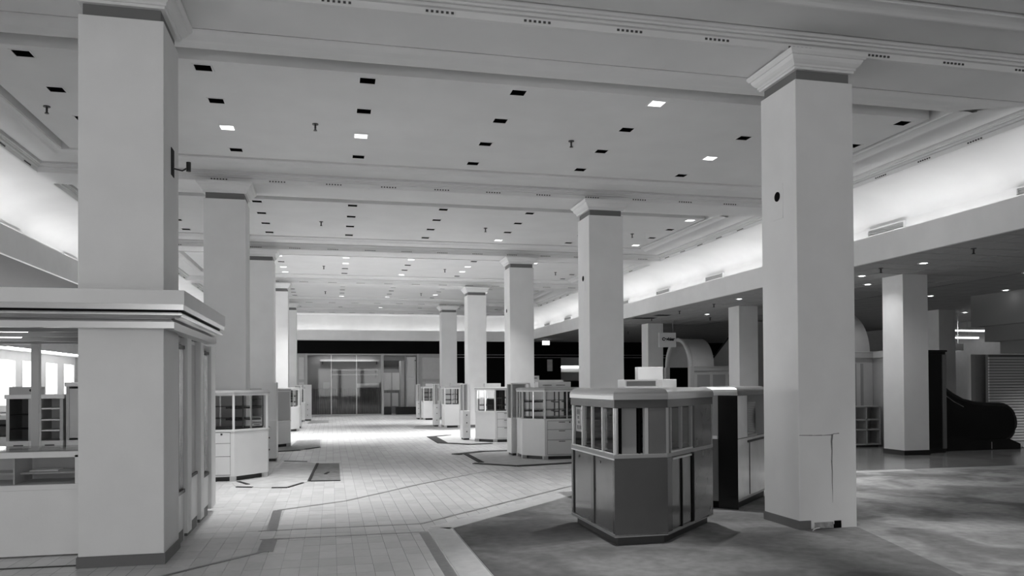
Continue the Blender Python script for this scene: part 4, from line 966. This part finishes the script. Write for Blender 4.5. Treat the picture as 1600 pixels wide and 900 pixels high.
# white sloping side of the escalator beyond
q = thing('sloping_parapet', 'pale sloping side wall of a second escalator rising right behind a column', 'parapet', (15.5, 26.9, 0))
sl_ = [(13.7, 26.85, 0), (19.0, 26.85, 0), (19.0, 26.85, 3.9), (15.05, 26.85, 3.9), (13.75, 26.85, 2.35)]
m = MB(); k = 5; m.v = sl_ + [(x, y + .12, z) for x, y, z in sl_]; m.f = [tuple(range(5)), tuple(reversed(range(5, 10)))] + [(i, i + 5, (i + 1) % 5 + 5, (i + 1) % 5) for i in range(5)]; m.build('side_panel', 'wall_grey', q)
MB().tube([(13.72, 26.9, 2.33), (15.05, 26.9, 3.91)], .045, 8).build('handrail', 'rubber', q)
# slatwall, partitions and stepped bulkhead at the far right
q = thing('slat_wall', 'grey horizontal slat wall behind the escalator end at the right edge', 'slat wall', (18.4, 17.5, 0))
MB().box(16.9, 20.5, 17.42, 17.52, 0, 2.3).build('backing', 'base_grey', q)
s0 = None
for i in range(30):
    if s0 is None: s0 = o = MB().box(16.88, 20.5, 17.38, 17.42, .02, .074).build('slat', 'slat', q)
    else: o = s0.copy(); C.objects.link(o); o.parent = q; o.location.z = s0.location.z + .0745 * i
q = thing('end_partition', 'grey partition panel left of the slat wall', 'partition', (16.6, 17.9, 0)); MB().box(16.78, 17.5, 17.9, 18.0, 0, 2.32).build('panel', 'wall_grey', q); MB().box(16.74, 16.88, 17.84, 17.9, 0, 2.32).build('stile', 'fixture_grey', q)
q = thing('white_partition', 'brightly lit white partition behind the escalator', 'partition', (20.6, 23.5, 0)); MB().box(19.9, 21.2, 23.4, 23.5, .9, 2.75).build('panel', 'fixture_white', q); MB().box(19.9, 21.2, 23.38, 23.52, 0, .9).build('base', 'booth_grey', q)
q = thing('striped_sign', 'dark hanging bar with diagonal white stripes at the far right', 'sign', (19.9, 22.9, 2.62))
MB().box(19.4, 21.2, 22.9, 22.96, 2.66, 2.90).build('bar', 'pull_dark', q)
for i in range(5):
    x = 19.95 + .12 * i; m = MB(); m.v = [(x, 22.895, 2.67), (x + .05, 22.895, 2.67), (x + .13, 22.895, 2.89), (x + .08, 22.895, 2.89)]; m.f = [(0, 1, 2, 3)]; m.build('stripe', 'fixture_white', q)
for x in (19.6, 21.0): MB().cyl((x, 22.93, 2.9), (x, 22.93, ZLOW), .01, 6).build('hanger', 'grey_trim', q)
for x0, x1, y, z, lab in ((21.0, 24.0, 24.0, 3.40, 'nearest long fluorescent strip under the low ceiling at the far right'), (21.8, 24.0, 25.2, 3.22, 'second long fluorescent strip under the low ceiling at the far right'), (22.6, 24.0, 26.6, 3.05, 'farthest long fluorescent strip under the low ceiling at the far right')):
    q = thing('fluorescent_strip', lab, 'strip light', ((x0 + x1) / 2, y, z)); MB().box(x0, x1, y - .03, y + .03, z, z + .05).build('tube', 'tube_light', q); MB().box(x0, x1, y - .06, y + .06, z + .05, z + .12).build('channel', 'fixture_white', q)
    for x in (x0 + .5, x1 - .5): MB().cyl((x, y, z + .12), (x, y, ZLOW), .01, 6).build('hanger', 'grey_trim', q)
for i, (x0, z0, z1, ye) in enumerate(((17.1, 3.08, ZLOW, 18.2), (17.25, 2.66, 3.08, 17.9), (17.4, 2.33, 2.66, 17.55))):
    struct(MB().box(x0, 24.2, 12.6, ye, z0, z1).build('trim_%d' % (10 + i), 'step_grey'), 'stepped grey bulkhead under the low ceiling at the right edge')
